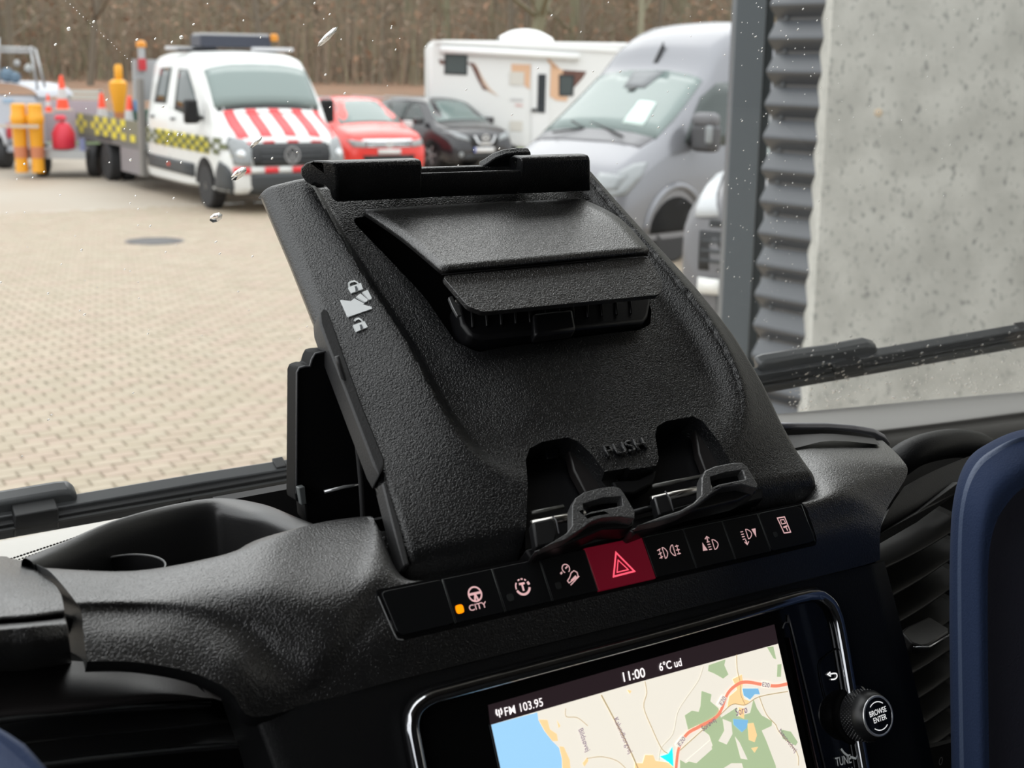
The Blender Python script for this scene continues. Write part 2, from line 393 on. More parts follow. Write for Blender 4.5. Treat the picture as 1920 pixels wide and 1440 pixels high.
# brown undergrowth: thin stems and last leaves
V, F, fm = [], [], []
for i in range(60000):
    s = 60 + 48*random.random(); r = (random.random()-.5)*2*(s*0.46+3); p = bank_dir*s+bank_r*r; z = hill_z(s, r)
    h = random.uniform(.5, 4.4); w = random.uniform(.02, .09); lx, ly = random.uniform(-.6, .6), random.uniform(-.6, .6); b = len(V)
    V += [(p[0]-bank_r[0]*w/2, p[1]-bank_r[1]*w/2, z-.1), (p[0]+bank_r[0]*w/2, p[1]+bank_r[1]*w/2, z-.1), (p[0]+lx+bank_dir[0]*w, p[1]+ly, z+h)]
    F.append((b, b+1, b+2)); fm.append(random.randrange(4))
    for q in range(2):
        t = random.uniform(.3, 1); c = np.array([p[0]+lx*t, p[1]+ly*t, z+h*t]); b = len(V); L = random.uniform(.05, .22)
        V += [tuple(c+np.array([random.uniform(-L, L) for _ in range(3)])) for _ in range(3)]; F.append((b, b+1, b+2)); fm.append(random.choice([0, 1, 1, 4, 4]))
ug = mesh_obj('undergrowth', V, F, None, mats=[M('twig_a', (0.26, 0.205, 0.155), 1), M('twig_b', (0.30, 0.22, 0.16), 1), M('twig_c', (0.23, 0.20, 0.15), 1), M('twig_d', (0.27, 0.25, 0.165), 1), M('dry_leaf', (0.33, 0.20, 0.13), 1)], fm=fm)
tag(ug, 'tangle of brown twigs and dry leaves under the bare trees', 'undergrowth', kind='stuff')

# ================================================================== VEHICLES
def body_loops(st, nb=7):
    """st: (x, z_bottom, z_shoulder, z_top, halfwidth_bottom, halfwidth_shoulder, halfwidth_top, crown)"""
    xs = [s[0] for s in st]; out = []
    for x, zb, zs, zt, hb, hs, ht, crn in st:
        H_ = zt-zs
        half = [(0, zb), (hb*.55, zb), (hb*.93, zb), (hb, zb+.05), ((hb+hs)/2+.01, (zb+zs)/2), (hs, zs-.04*(zs-zb)), (hs-.01, zs)]
        half += [(hs+(ht-hs)*.5, zs+H_*.5), (hs+(ht-hs)*.88, zs+H_*.86), (ht*.95, zt-H_*.03), (ht*.8, zt+crn*.35), (ht*.45, zt+crn*.8), (0, zt+crn)]
        out.append([np.array([x, -y, z]) for y, z in half] + [np.array([x, y, z]) for y, z in half[-2:0:-1]])
    return out
def car_body(name, st, mat, parent, sub_=3):
    L = body_loops(st); n = len(L[0]); cols = [cr([l[i] for l in L], sub_) for i in range(n)]; m = len(cols[0])
    V = [cols[i][j] for j in range(m) for i in range(n)]
    F = [(j*n+i, j*n+(i+1) % n, (j+1)*n+(i+1) % n, (j+1)*n+i) for j in range(m-1) for i in range(n)]
    F += [tuple(range(n)), tuple((m-1)*n+i for i in range(n))[::-1]]
    bm = bmesh.new(); vs = [bm.verts.new(tuple(map(float, v))) for v in V]
    for f in F: bm.faces.new([vs[i] for i in f])
    bmesh.ops.recalc_face_normals(bm, faces=bm.faces); me = bpy.data.meshes.new(name); bm.to_mesh(me)
    bmesh.ops.triangulate(bm, faces=bm.faces); bvh = BVHTree.FromBMesh(bm); bm.free()
    me.materials.append(mat); me.polygons.foreach_set('use_smooth', [True]*len(me.polygons))
    if hasattr(me, 'set_sharp_from_angle'): me.set_sharp_from_angle(angle=math.radians(50))
    o = bpy.data.objects.new(name, me); COL.objects.link(o); o.parent = parent; return o, bvh
def decal(name, poly, axis, bvh, mat, parent, off=0.008, cuts=3, th=0.006, smooth=True):
    bm = bmesh.new()
    D_ = {'R': lambda a, b: ((a, -6, b), (0, 1, 0)), 'L': lambda a, b: ((a, 6, b), (0, -1, 0)), 'F': lambda a, b: ((9, a, b), (-1, 0, 0)), 'T': lambda a, b: ((a, b, 9), (0, 0, -1)), 'B': lambda a, b: ((-16, a, b), (1, 0, 0))}[axis]
    vs = [bm.verts.new((p[0], p[1], 0)) for p in poly]; bm.faces.new(vs)
    bmesh.ops.triangulate(bm, faces=bm.faces); bmesh.ops.subdivide_edges(bm, edges=bm.edges, cuts=cuts, use_grid_fill=True)
    last = None
    for v in bm.verts:
        o, d = D_(v.co.x, v.co.y); h, nrm, idx, dist = bvh.ray_cast(Vector(o), Vector(d))
        if h is None:
            h, nrm, idx, dist = bvh.find_nearest(Vector(o)+Vector(d)*(8 if last is None else last))
        else: last = dist
        if nrm.dot(Vector(d)) > 0: nrm = -nrm
        v.co = h + nrm*off
    bmesh.ops.recalc_face_normals(bm, faces=bm.faces)
    me = bpy.data.meshes.new(name); 
    dv = Vector(D_(0, 0)[1]); bm.normal_update()
    if sum(f.normal.dot(dv) for f in bm.faces) > 0: bmesh.ops.reverse_faces(bm, faces=bm.faces)
    bm.to_mesh(me); bm.free(); me.materials.append(mat)
    if smooth: me.polygons.foreach_set('use_smooth', [True]*len(me.polygons))
    o = bpy.data.objects.new(name, me); COL.objects.link(o); o.parent = parent
    solid(o, th, -1.0)
    return o
def wheel(x, y, r, w, parent, rim, side=-1, spokes=0):
    t = lathe('wheel', [(r*.62, 0), (r*.9, 0.0), (r, .03), (r, w-.03), (r*.9, w), (0, w)], (x, y, r), (0, -side, 0), tyre_m, parent, 28, True)
    hub = lathe('rim', [(0, -.0), (r*.16, 0.0), (r*.2, .03), (r*.55, .045), (r*.60, .01), (r*.66, .0), (r*.66, .06), (0, .06)], (x, y, r), (0, -side, 0), rim, t, 24, True)
    if spokes:
        for k in range(spokes):
            a = 2*math.pi*k/spokes; d = np.array([math.cos(a), 0, math.sin(a)]); c = np.array([x, y+side*.004, r])
            e = np.array([-math.sin(a), 0, math.cos(a)])
            box('spoke', c+d*r*.35, (r*.26, .02, r*.055), rim, t, True, (d, np.array([0, 1., 0]), e), .004)
    return t
def arch(name, x, r, axis, bvh, parent, z0=None, mat=None):
    pts = [(x+r*math.cos(a), (z0 or 0)+r*math.sin(a)*1.0) for a in np.linspace(0.12, math.pi-0.12, 12)]
    return decal(name, pts, axis, bvh, mat or deep_m, parent, .004, 2)
def circ(cx, cy, r, n=16, ry=None): return [(cx+r*math.cos(2*math.pi*k/n), cy+(ry or r)*math.sin(2*math.pi*k/n)) for k in range(n)]

# ---- white crew cab flatbed truck with red and white bonnet
gx = ground(388, 391); th = math.atan2(-0.9997, -0.0244)
tr = thing('flatbed_truck', (gx[0], gx[1], 0), 'white crew cab flatbed truck with red striped bonnet and yellow chequered sides', 'truck', rz=th)
YO = 0.99   # right side plane is y=0 -> centre line is y=+0.99
tr.location = tuple(Vector((gx[0], gx[1], 0)) + Matrix.Rotation(th, 3, 'Z') @ Vector((0, YO, 0)))
st = [(1.17, .40, .70, .84, .78, .80, .76, .02), (1.10, .32, .80, 1.04, .88, .89, .82, .03), (.92, .30, .95, 1.20, .96, .96, .84, .04), (.55, .30, 1.12, 1.36, .99, .99, .86, .05), (.26, .30, 1.28, 1.52, .99, .99, .93, .05), (.0, .30, 1.34, 1.84, .99, .985, .93, .05), (-.32, .30, 1.36, 2.20, .99, .98, .90, .05), (-.55, .30, 1.36, 2.36, .99, .98, .88, .05), (-1.1, .28, 1.36, 2.42, .99, .98, .86, .05), (-2.0, .28, 1.36, 2.42, .99, .98, .80, .05), (-2.95, .28, 1.36, 2.38, .99, .98, .80, .05), (-3.15, .30, 1.36, 2.28, .97, .96, .77, .03)]
bd, bv = car_body('cab', st, body_white, tr)
dk = lambda n, p, a, m, **k: decal(n, p, a, bv, m, tr, **k)
dk('windscreen', [(.20, -.88), (.20, .88), (-.30, .86), (-.33, .4), (-.33, -.4), (-.30, -.86)], 'T', glass_green)
dk('windscreen_surround', [(.25, -.86), (.25, .86), (.19, .84), (.19, -.84)], 'T', black_m, off=.006)
dk('side_window', [(-2.64, 2.17), (-2.02, 2.19), (-2.10, 1.58), (-2.80, 1.58)], 'R', glass_dark)
dk('side_window', [(-1.55, 2.17), (-1.0, 2.16), (-.62, 1.85), (-.20, 1.40), (-.30, 1.33), (-.75, 1.42), (-1.62, 1.50)], 'R', glass_dark)
for x0 in (-1.83, -.05): dk('door_seam', [(x0-.008, .5), (x0+.008, .5), (x0+.008, 1.55), (x0-.008, 1.55)], 'R', bumper_m, off=.004, cuts=1)
dk('door_handle', [(-1.75, 1.32), (-1.5, 1.33), (-1.5, 1.37), (-1.75, 1.36)], 'R', bumper_m, off=.02, cuts=1)
dk('door_handle', [(-2.9, 1.32), (-2.68, 1.33), (-2.68, 1.37), (-2.9, 1.36)], 'R', bumper_m, off=.02, cuts=1)
dk('rub_strip', [(-3.1, .48), (-.52, .46), (-.50, .68), (-3.1, .70)], 'R', bumper_m, off=.02)
dk('marker_lamp', [(-1.9, .56), (-1.8, .56), (-1.8, .61), (-1.9, .61)], 'R', orange_m, off=.03, cuts=1)
# yellow and dark chequered band: three rows of squares on a yellow strip
dk('yellow_band', [(-3.14, .89), (1.02, .87), (.98, 1.12), (-3.14, 1.16)], 'R', yellow_print, off=.006, cuts=4)
def checks(parent, bvh, x0, x1, zf, rows, w, hgt):
    V, F = [], []; n = int((x1-x0)/w); olive = M('dark_olive_print', (0.10, 0.11, 0.035), .5)
    for i in range(n):
        for j in range(rows):
            if (i+j) % 2: continue
            a = x0+i*w; z = zf(a)+j*hgt; b = len(V)
            for (p, q) in ((a, z), (a+w, z), (a+w, z+hgt), (a, z+hgt)):
                h, nn, _, _ = bvh.ray_cast(Vector((p, -6, q)), Vector((0, 1, 0))); V.append(h + Vector((0, -.03, 0)) if h else Vector((p, -.98, q)))
            F.append((b, b+1, b+2, b+3))
    o = mesh_obj('chequered_print', V, F, olive, parent, False, True); o['kind'] = 'stuff'; return o
checks(tr, bv, -3.12, .95, lambda a: .895-.004*a*0, 3, .225, .083)
# bonnet stripes
for y0 in (-.80, -.42, -.02, .38, .76):
    wv = .19
    dk('red_stripe', [(.26, y0*.96), (.62, y0), (1.09, y0*.99-.01), (1.09, y0*.99+wv-.01 if y0 < .7 else .80), (.62, y0+wv if y0 < .7 else .84), (.26, y0*.96+wv*.9 if y0 < .7 else .84)], 'T', red_print, off=.006, cuts=3)
dk('bonnet_gap', [(.34, -.5), (.36, -.5), (.36, .5), (.34, .5)], 'T', black_m, cuts=2)
dk('grille', [(-.62, .74), (.62, .74), (.66, 1.02), (.60, 1.07), (-.60, 1.07), (-.66, 1.02)], 'F', grille_m, off=.02)
for zz in (.80, .87, .94): dk('grille_bar', [(-.5, zz-.012), (.5, zz-.012), (.5, zz+.012), (-.5, zz+.012)], 'F', bumper_m, off=.035, cuts=2)
em = [( [ (1.21, .12*math.cos(a), .90+.12*math.sin(a)) for a in np.linspace(0, 2*math.pi, 21)[:-1]], .022, True), ([(1.21, -.06, .98), (1.21, 0, .90), (1.21, .06, .98)], .018, False), ([(1.21, -.08, .92), (1.21, -.04, .81), (1.21, 0, .89), (1.21, .04, .81), (1.21, .08, .92)], .018, False)]
box('emblem_plate', (1.17, 0, .90), (.03, .10, .10), grille_m, tr, True)
ribbons('emblem', em, (1, 0, 0), M('bright_chrome', (.85, .86, .88), .15, metal=.7), tr, True)
for s in (-1, 1):
    dk('headlamp', [(s*.66, .74), (s*.90, .76), (s*.93, 1.05), (s*.88, 1.16), (s*.72, 1.12), (s*.64, 1.0)], 'F', lamp_m, off=.025)
    dk('headlamp_bulb', circ(s*.80, .92, .055), 'F', M('lamp_bright', (.75, .78, .8), .15, metal=.5), off=.035, cuts=1)
dk('bumper', [(-.92, .33), (.92, .33), (.94, .62), (-.94, .62)], 'F', bumper_m, off=.045, cuts=4)
decal('bumper_corner', [(.45, .30), (1.04, .34), (1.05, .66), (.95, .74), (.70, .80), (.55, .62)], 'R', bv, bumper_m, tr, .02)
for k in range(8):
    y0 = -.90+k*.225; decal('bumper_stripe', [(y0, .63), (y0+.225, .63), (y0+.225, .72), (y0, .72)], 'F', bv, red_print if k % 2 == 0 else body_white, tr, .03, 1)
arch('wheel_arch', 0, .50, 'R', bv, tr, .32)
arch('wheel_arch_lip', 0, .50, 'L', bv, tr, .32)
wheel(0, -1.0, .36, .24, tr, rim_m, -1); wheel(0, 1.0, .36, .24, tr, rim_m, 1)
wheel(-5.9, -1.02, .36, .24, tr, rim_m, -1); wheel(-5.9, -.72, .36, .24, tr, rim_m, -1); wheel(-5.9, 1.02, .36, .24, tr, rim_m, 1)
for s in (-1, 1):
    mr = box('wing_mirror', (-.12, s*1.16, 1.52), (.07, .11, .19), black_m, tr, True, bev=.04)
    box('mirror_arm', (-.1, s*1.02, 1.42), (.04, .08, .03), black_m, tr, True)
    box('mirror_glass', (-.19, s*1.16, 1.52), (.005, .09, .16), chrome_m, mr, True)
# load bed
box('load_bed', (-5.95, 0, .78), (2.72, 1.0, .06), M('grey_bed_metal', (.17, .17, .165), .5), tr, True)
bs = box('bed_side', (-6.05, -1.0, 1.02), (2.45, .02, .20), M('olive_grey_side', (.17, .17, .12), .5), tr, True)
box('bed_side', (-6.05, 1.0, 1.02), (2.55, .02, .20), M('olive_grey_side', (.17, .17, .12), .5), tr, True)
V, F = [], []
for i in range(15):
    for j in range(3):
        x0 = -8.42+i*.31
        if (i+j) % 2 or (i == 4 and j != 1) or (i > 12 and j > 0): continue
        b = len(V); z0 = .84+j*.125; V += [(x0, -1.026, z0), (x0+.31, -1.026, z0), (x0+.31, -1.026, z0+.125), (x0, -1.026, z0+.125)]; F.append((b, b+1, b+2, b+3))
ck = mesh_obj('yellow_chequers', V, F, yellow_print, bs, False, True); ck['kind'] = 'stuff'
box('tailboard', (-8.62, 0, 1.02), (.02, 1.0, .2), silver_m, tr, True)
box('front_post', (-3.40, -1.0, 1.12), (.10, .05, .86), M('brown_grey_post', (.20, .19, .18), .5), tr, True, bev=.01)
box('side_skirt', (-4.15, -.98, .50), (.72, .02, .24), M('purple_grey_panel', (.24, .22, .23), .5), tr, True)
box('headboard', (-3.72, -.2, 1.95), (.05, .82, .36), M('pale_grey_board', (.36, .37, .38), .5), tr, True)
box('chassis_rail', (-5.5, .4, .6), (2.9, .08, .12), bumper_m, tr, True); box('chassis_rail', (-5.5, -.4, .6), (2.9, .08, .12), bumper_m, tr, True)
box('mudguard', (-5.9, -.88, .82), (.46, .16, .03), bumper_m, tr, True)
# roof equipment
lb = box('light_board', (-1.55, .05, 2.62), (.26, .62, .10), M('dark_navy_board', (.04, .045, .065), .4), tr, True, bev=.02)
box('board_top', (-1.55, .05, 2.735), (.24, .58, .018), M('pale_board_top', (.5, .5, .5), .4), tr, True)
box('roof_bar', (-1.85, -.55, 2.50), (.10, .42, .03), M('roof_bar_pale', (.6, .6, .62), .4), tr, True, bev=.01)
box('roof_bar', (-.95, .55, 2.50), (.10, .34, .03), M('roof_bar_pale', (.6, .6, .62), .4), tr, True, bev=.01)
box('roof_rail', (-1.6, 0, 2.47), (.05, .85, .02), black_m, tr, True)
lathe('amber_beacon', [(.07, 0), (.07, .09), (.04, .12), (0, .12)], (-1.3, .72, 2.64), (0, 0, 1), M('amber_lens', (.65, .25, .02), .3), tr, 16, True)
lathe('amber_beacon', [(.09, 0), (.09, .08), (.04, .12), (0, .12)], (-3.7, -.86, 2.52), (0, 0, 1), M('amber_lens', (.65, .25, .02), .3), tr, 16, True)
box('lamp_bracket', (-3.7, -.86, 2.38), (.05, .05, .14), silver_m, tr, True); box('red_lamp', (-3.62, -.88, 2.22), (.05, .06, .10), M('red_lens', (.5, .03, .04), .3), tr, True)
TM = Matrix.Translation(tr.location) @ Matrix.Rotation(th, 4, 'Z')
def tw(x, y, z): return np.array(TM @ Vector((x, y, z)))

# ---- traffic cones and gear
def cone(p, s, label, group='orange and white traffic cones'):
    t = thing('traffic_cone', p, label, 'traffic cone', group)
    q = np.array(p, float)
    box('base', q+np.array([0, 0, .02*s]), (.18*s, .18*s, .02*s), M('cone_base_pale', (.55, .5, .42), .6), t, bev=.01)
    lathe('cone', [(.135*s, 0.03*s), (.035*s, .74*s), (.02*s, .75*s), (0, .75*s)], q, (0, 0, 1), orange_m, t, 20)
    lathe('reflective_band', [(.108*s, .25*s), (.077*s, .47*s)], q, (0, 0, 1), conewhite_m, t, 20)
    return t
cone(tw(-6.9, -.78, .86), 1.05, 'tall orange cone on the flatbed beside the amber lamp heads')
cone(tw(-5.2, -.70, .92), .95, 'orange cone on the flatbed close behind the cab')
# amber lamp heads standing on the flatbed
am = thing('amber_warning_lamp', tw(-6.3, -.6, .84), 'large amber warning lamp on a stem standing on the flatbed', 'warning lamp')
a0 = tw(-6.3, -.6, .84)
lathe('stem', [(.04, 0), (.04, .55)], a0, (0, 0, 1), silver_m, am, 12)
lathe('lamp_body', [(.08, .30), (.12, .62), (.17, .90), (.175, 1.02), (.10, 1.08), (0, 1.08)], a0, (0, 0, 1), amberpl_m, am, 20)
lathe('lamp_head', [(.05, 1.06), (.08, 1.12), (.08, 1.32), (.05, 1.37), (0, 1.37)], a0+np.array([.02, 0, 0]), (0, 0, 1), amberpl_m, am, 16)
lathe('lower_band', [(.09, .32), (.104, .45)], a0, (0, 0, 1), M('brownish_band', (.55, .22, .1), .5), am, 16)
jn = thing('tool_pile', tw(-5.4, -.55, .84), 'dark heap of bagged tools on the flatbed behind the cab', 'tools')
for k, (dx, dy, dz, sx, sy, sz, m) in enumerate([(0, 0, .16, .3, .25, .16, black_m), (.1, .1, .42, .22, .2, .12, M('dark_green_bag', (.03, .09, .06), .7)), (-.2, .05, .4, .12, .2, .14, black_m), (.25, 0, .62, .08, .1, .14, M('blue_tool', (.08, .25, .5), .5))]):
    box('tool_bag', tw(-5.4+dx, -.55+dy, .84+dz), (sx, sy, sz), m, jn, bev=.05)
AX = (np.array([bank_r[0], bank_r[1], 0.]), np.array([bank_dir[0], bank_dir[1], 0.]), np.array([0, 0, 1.]))
def gp(px, d):
    """ground point under pixel column px at forward distance d"""
    q = at(px, 150, d); q[2] = 0; return q
# ---- amber posts, cones and can on a low equipment trailer
T0 = gp(96, 27.6)
tl = thing('equipment_trailer', T0, 'low grey equipment trailer behind the flatbed truck carrying amber posts and cones', 'trailer')
def tb(name, dx, dd, z, hx, hd, hz, m, par=None, bev=0.0): return box(name, T0+AX[0]*dx+AX[1]*dd+np.array([0, 0, z]), (hx, hd, hz), m, par or tl, axes=AX, bev=bev)
deckm = M('trailer_grey', (.30, .30, .31), .5)
tb('deck', .1, .3, .52, .68, .9, .05, deckm); tb('rear_beam', .1, -.62, .46, .70, .03, .08, silver_m); tb('drawbar', 1.1, .3, .40, .5, .05, .05, silver_m)
tb('side_panel', -.6, .3, .95, .04, .9, .40, M('pale_panel', (.48, .50, .54), .5)); tb('back_panel', .15, .9, 1.05, .62, .03, .42, M('mauve_panel', (.42, .38, .42), .5))
tb('number_board', .74, -.6, .62, .05, .03, .16, M('blue_grey_board', (.18, .2, .36), .5))
for dx in (-.35, .72): lathe('wheel', [(0, 0), (.30, 0), (.32, .02), (.32, .18), (.30, .2), (0, .2)], T0+AX[0]*dx+AX[1]*(-.1)+np.array([0, 0, .32]), AX[0], tyre_m, tl, 20)
for k, (dx, lab) in enumerate([(-.42, 'tall amber marker post with a banded foot at the trailer end, one of a pair'), (-.10, 'amber marker post with a banded foot, nearer the red can of the pair')]):
    q = T0+AX[0]*dx+AX[1]*(-.78); t = thing('marker_post', q+np.array([0, 0, .12]), lab, 'marker post', 'pair of amber marker posts')
    lathe('post_body', [(.115, .32), (.12, .40), (.145, 1.06), (.165, 1.10), (.165, 1.20), (.14, 1.24), (.14, 1.42), (.12, 1.44), (0, 1.44)], q, (0, 0, 1), amberpl_m, t, 20)
    lathe('foot_band', [(.122, .40), (.134, .62)], q, (0, 0, 1), M('rust_band', (.55, .2, .1), .5), t, 20)
    lathe('foot', [(.125, .12), (.115, .34), (0, .34)], q, (0, 0, 1), amberpl_m, t, 20)
tb('clamp_bar', -.38, -1.03, 1.02, .42, .02, .03, M('beige_bar', (.52, .45, .38), .5))
cone(T0+AX[0]*.12+AX[1]*.25+np.array([0, 0, 1.28]), .93, 'orange cone with grey band standing highest on the equipment trailer')
cone(T0+AX[0]*(-.12)+AX[1]*.1+np.array([0, 0, 1.24]), .50, 'small pale cone with a red tip behind the amber marker posts')
rc = thing('red_can', T0+AX[0]*.34+AX[1]*(-.5)+np.array([0, 0, .56]), 'round red can with a spout on the trailer beside the amber posts', 'can')
q = T0+AX[0]*.34+AX[1]*(-.5)
redcan = M('red_can_paint', (.62, .03, .06), .4)
lathe('can_body', [(.20, .57), (.22, .60), (.22, .88), (.12, 1.06), (.05, 1.09), (0, 1.09)], q, (0, 0, 1), redcan, rc, 20)
lathe('can_cap', [(.10, 1.12), (.12, 1.16), (.08, 1.22), (0, 1.22)], q+AX[0]*(-.04), (0, 0, 1), redcan, rc, 14); tube('spout', [q+np.array([0, 0, 1.08]), q+AX[0]*(-.04)+np.array([0, 0, 1.15])], .03, conewhite_m, rc)

# ---- grey service vehicle with a rack, cut off by the frame's left edge
S0 = gp(15, 29.5)
sv = thing('service_truck', S0, 'pale grey service truck with an aluminium rack at the far left edge', 'truck')
def sb(name, dx, dd, z, hx, hd, hz, m, par=None, bev=0.0): return box(name, S0+AX[0]*dx+AX[1]*dd+np.array([0, 0, z]), (hx, hd, hz), m, par or sv, axes=AX, bev=bev)
palem = M('pale_grey_paint', (.46, .48, .53), .35)
sb('rear_body', -.25, .2, 1.02, .92, .5, .50, palem, bev=.06)
loft('canopy', [[S0+AX[0]*x+AX[1]*y+np.array([0, 0, z]) for x, z in ((-1.2, 1.52), (-1.15, 1.72), (-.6, 1.80), (.2, 1.78), (.62, 1.66), (.75, 1.50))] for y in (-.35, .1, .8, 2.0)], palem, sv, 3, 2)
box('tail_lamp', S0+AX[0]*.18+AX[1]*(-.32)+np.array([0, 0, .80]), (.16, .02, .15), M('red_lens', (.5, .03, .04), .3), sv, axes=AX)
sb('blue_badge', .08, -.31, 1.42, .10, .01, .04, M('pale_blue', (.3, .42, .55), .5))
sb('rear_bumper', -.25, -.35, .42, .9, .05, .07, palem, bev=.02)
lathe('wheel', [(0, 0), (.30, 0), (.34, .02), (.34, .22), (.30, .24), (0, .24)], S0+AX[0]*(-.22)+AX[1]*(-.2)+np.array([0, 0, .34]), AX[0], tyre_m, sv, 20)
loft('mudguard', [[S0+AX[0]*(x)+AX[1]*(-.55+dd)+np.array([0, 0, z]) for x, z in ((-.70, .45), (-.62, .78), (-.35, .92), (-.05, .82), (.05, .50))] for dd in (0, .35)], M('white_mudguard', (.65, .67, .7), .3), sv, 3, 1, thick=.02)
rk = [((-.20, 1.8), (-.14, 2.72)), ((.62, 1.66), (.52, 2.55)), ((-.18, 2.52), (.60, 2.50)), ((-.18, 2.44), (.58, 2.43)), ((.62, 2.5), (.78, 1.7)), ((-.2, 2.5), (-.6, 2.6))]
for a, b in rk: tube('rack_tube', [S0+AX[0]*a[0]+np.array([0, 0, a[1]]), S0+AX[0]*b[0]+np.array([0, 0, b[1]])], .028, silver_m, sv)
for dx, z, s, m in ((-.05, 1.95, .16, M('blue_grey_bundle', (.12, .18, .24), .7)), (.12, 1.9, .13, M('blue_grey_bundle', (.12, .18, .24), .7)), (.18, 2.2, .07, silver_m), (.42, 2.1, .09, M('pale_bundle', (.4, .42, .42), .6))):
    lathe('rack_load', [(0, -s), (s*.7, -s*.7), (s, 0), (s*.7, s*.7), (0, s)], S0+AX[0]*dx+AX[1]*.1+np.array([0, 0, z]), (.3, .2, 1), m, sv, 10)

# pale barrier between trailer and flatbed
b0 = gp(158, 33)
br = thing('road_barrier', b0, 'low pale horizontal barrier between the trailer and the flatbed truck', 'barrier')
for z in (1.30, 1.42, 1.54): box('rail', b0+np.array([0, 0, z]), (.42, .03, .045), M('barrier_pale', (.50, .50, .46), .5), br, axes=AX)
for dx in (-.38, .38): box('post', b0+AX[0]*dx+np.array([0, 0, .8]), (.03, .03, .8), silver_m, br, axes=AX)

# ---- passenger cars
def suv_stations():
    return [(.90, .30, .52, .70, .70, .72, .62, .02), (.82, .24, .62, .84, .84, .86, .74, .03), (.62, .22, .76, .97, .90, .91, .80, .04), (.25, .22, .88, 1.05, .92, .92, .80, .05), (-.02, .22, .96, 1.11, .92, .92, .78, .05), (-.35, .22, 1.00, 1.33, .92, .91, .70, .05), (-.80, .22, 1.02, 1.58, .92, .905, .62, .05), (-1.2, .22, 1.03, 1.635, .92, .905, .62, .05), (-2.0, .22, 1.05, 1.63, .92, .905, .62, .05), (-2.9, .22, 1.08, 1.56, .92, .90, .60, .05), (-3.35, .26, 1.08, 1.30, .90, .88, .66, .04), (-3.5, .34, .9, 1.05, .84, .82, .70, .03)]
def car(name, X, Y, deg, s, paint, label, rim, wind):
    t = thing(name, (X, Y, 0), label, 'car', rz=math.radians(deg)); t.scale = (s, s, s)
    b, v = car_body('body', suv_stations(), paint, t)
    d = lambda n, p, a, m, **k: decal(n, p, a, v, m, t, **k)
    d('windscreen', [(-.04, -.72), (-.04, .72), (-.30, .70), (-.76, .55), (-.76, -.55), (-.30, -.70)], 'T', wind)
    for sd in 'RL':
        d('front_window', [(-.42, 1.10), (-.98, 1.52), (-1.32, 1.54), (-1.34, 1.08)], sd, glass_dark); d('rear_window', [(-1.42, 1.08), (-1.40, 1.54), (-2.3, 1.52), (-2.35, 1.10)], sd, glass_dark); d('quarter_window', [(-2.42, 1.10), (-2.40, 1.50), (-2.8, 1.42), (-3.0, 1.16)], sd, glass_dark)
        arch('wheel_arch', 0, .42, sd, v, t, .30); arch('wheel_arch', -2.65, .42, sd, v, t, .30)
        d('sill_cladding', [(-.42, .24), (-2.25, .24), (-2.25, .36), (-.42, .36)], sd, bumper_m)
    for x in (0, -2.65):
        wheel(x, -.93, .35, .22, t, rim, -1, 5); wheel(x, .93, .35, .22, t, rim, 1, 5)
    for s_ in (-1, 1):
        box('roof_rail', (-1.75, s_*.64, 1.66), (.95, .02, .02), silver_m, t, True, bev=.008)
    return t, b, v, d
red_paint = M('red_car_paint', (.68, .035, .025), .25, coat=.5)
t, b, v, d = car('red_suv', 13.04, 26.17, -93.5, .955, red_paint, 'bright red SUV parked between the flatbed truck and a black car', alloy_m, glass_green)
t['label'] = 'bright red SUV parked between the flatbed truck and a black car'
chrome_l = M('bright_chrome', (.85, .86, .88), .15, metal=.7)
d('grille', [(-.50, .68), (.50, .68), (.52, .80), (-.52, .80)], 'F', grille_m, off=.01)
for z in (.70, .745, .79): d('grille_bar', [(-.50, z-.008), (.50, z-.008), (.50, z+.008), (-.50, z+.008)], 'F', chrome_l, off=.02, cuts=2)
d('chrome_strip', [(-.80, .835), (.80, .835), (.78, .80), (-.78, .80)], 'F', chrome_l, off=.022, cuts=3)
for s_ in (-1, 1): d('headlamp', [(s_*.52, .68), (s_*.80, .70), (s_*.86, .84), (s_*.52, .80)], 'F', M('dim_lamp', (.28, .28, .28), .12), off=.015)
d('lower_intake', [(-.55, .34), (.55, .34), (.60, .52), (-.60, .52)], 'F', grille_m, off=.01)
d('number_plate', [(-.26, .54), (.26, .54), (.26, .64), (-.26, .64)], 'F', M('plate_white', (.7, .7, .7), .4), off=.03, cuts=1)
q = [(.93, .075*math.cos(a), .745+.075*math.sin(a)) for a in np.linspace(0, 2*math.pi, 17)[:-1]]
ribbons('emblem', [(q, .02, True), ([(.93, -.04, .79), (.93, 0, .74), (.93, .04, .79)], .014, False), ([(.93, -.05, .76), (.93, -.02, .69), (.93, 0, .74), (.93, .02, .69), (.93, .05, .76)], .014, False)], (1, 0, 0), chrome_l, t, True)
box('wing_mirror', (-.42, -1.03, 1.10), (.06, .11, .08), red_paint, t, True, bev=.03)
box('wing_mirror', (-.42, 1.03, 1.10), (.06, .11, .08), M('mirror_pale', (.6, .6, .6), .3), t, True, bev=.03)
blk_paint = M('black_car_paint', (.022, .022, .026), .2, coat=.6)
t, b, v, d = car('black_suv', 16.00, 27.50, -87, .93, blk_paint, 'black SUV with chrome nose badge parked before the white motorhome', alloy_m, glass_green)
for s_ in (-1, 1): d('headlamp', [(s_*.40, .70), (s_*.74, .78), (s_*.88, .92), (s_*.78, .93), (s_*.46, .82)], 'F', lamp_m, off=.015)
d('grille', [(-.36, .58), (.36, .58), (.42, .82), (-.42, .82)], 'F', grille_m, off=.008)
ribbons('chrome_nose', [([(.935, -.30, .84), (.955, -.20, .68), (.96, -.12, .64), (.96, .12, .64), (.955, .20, .68), (.935, .30, .84)], .045, False)], (1, 0, 0), chrome_l, t, True)
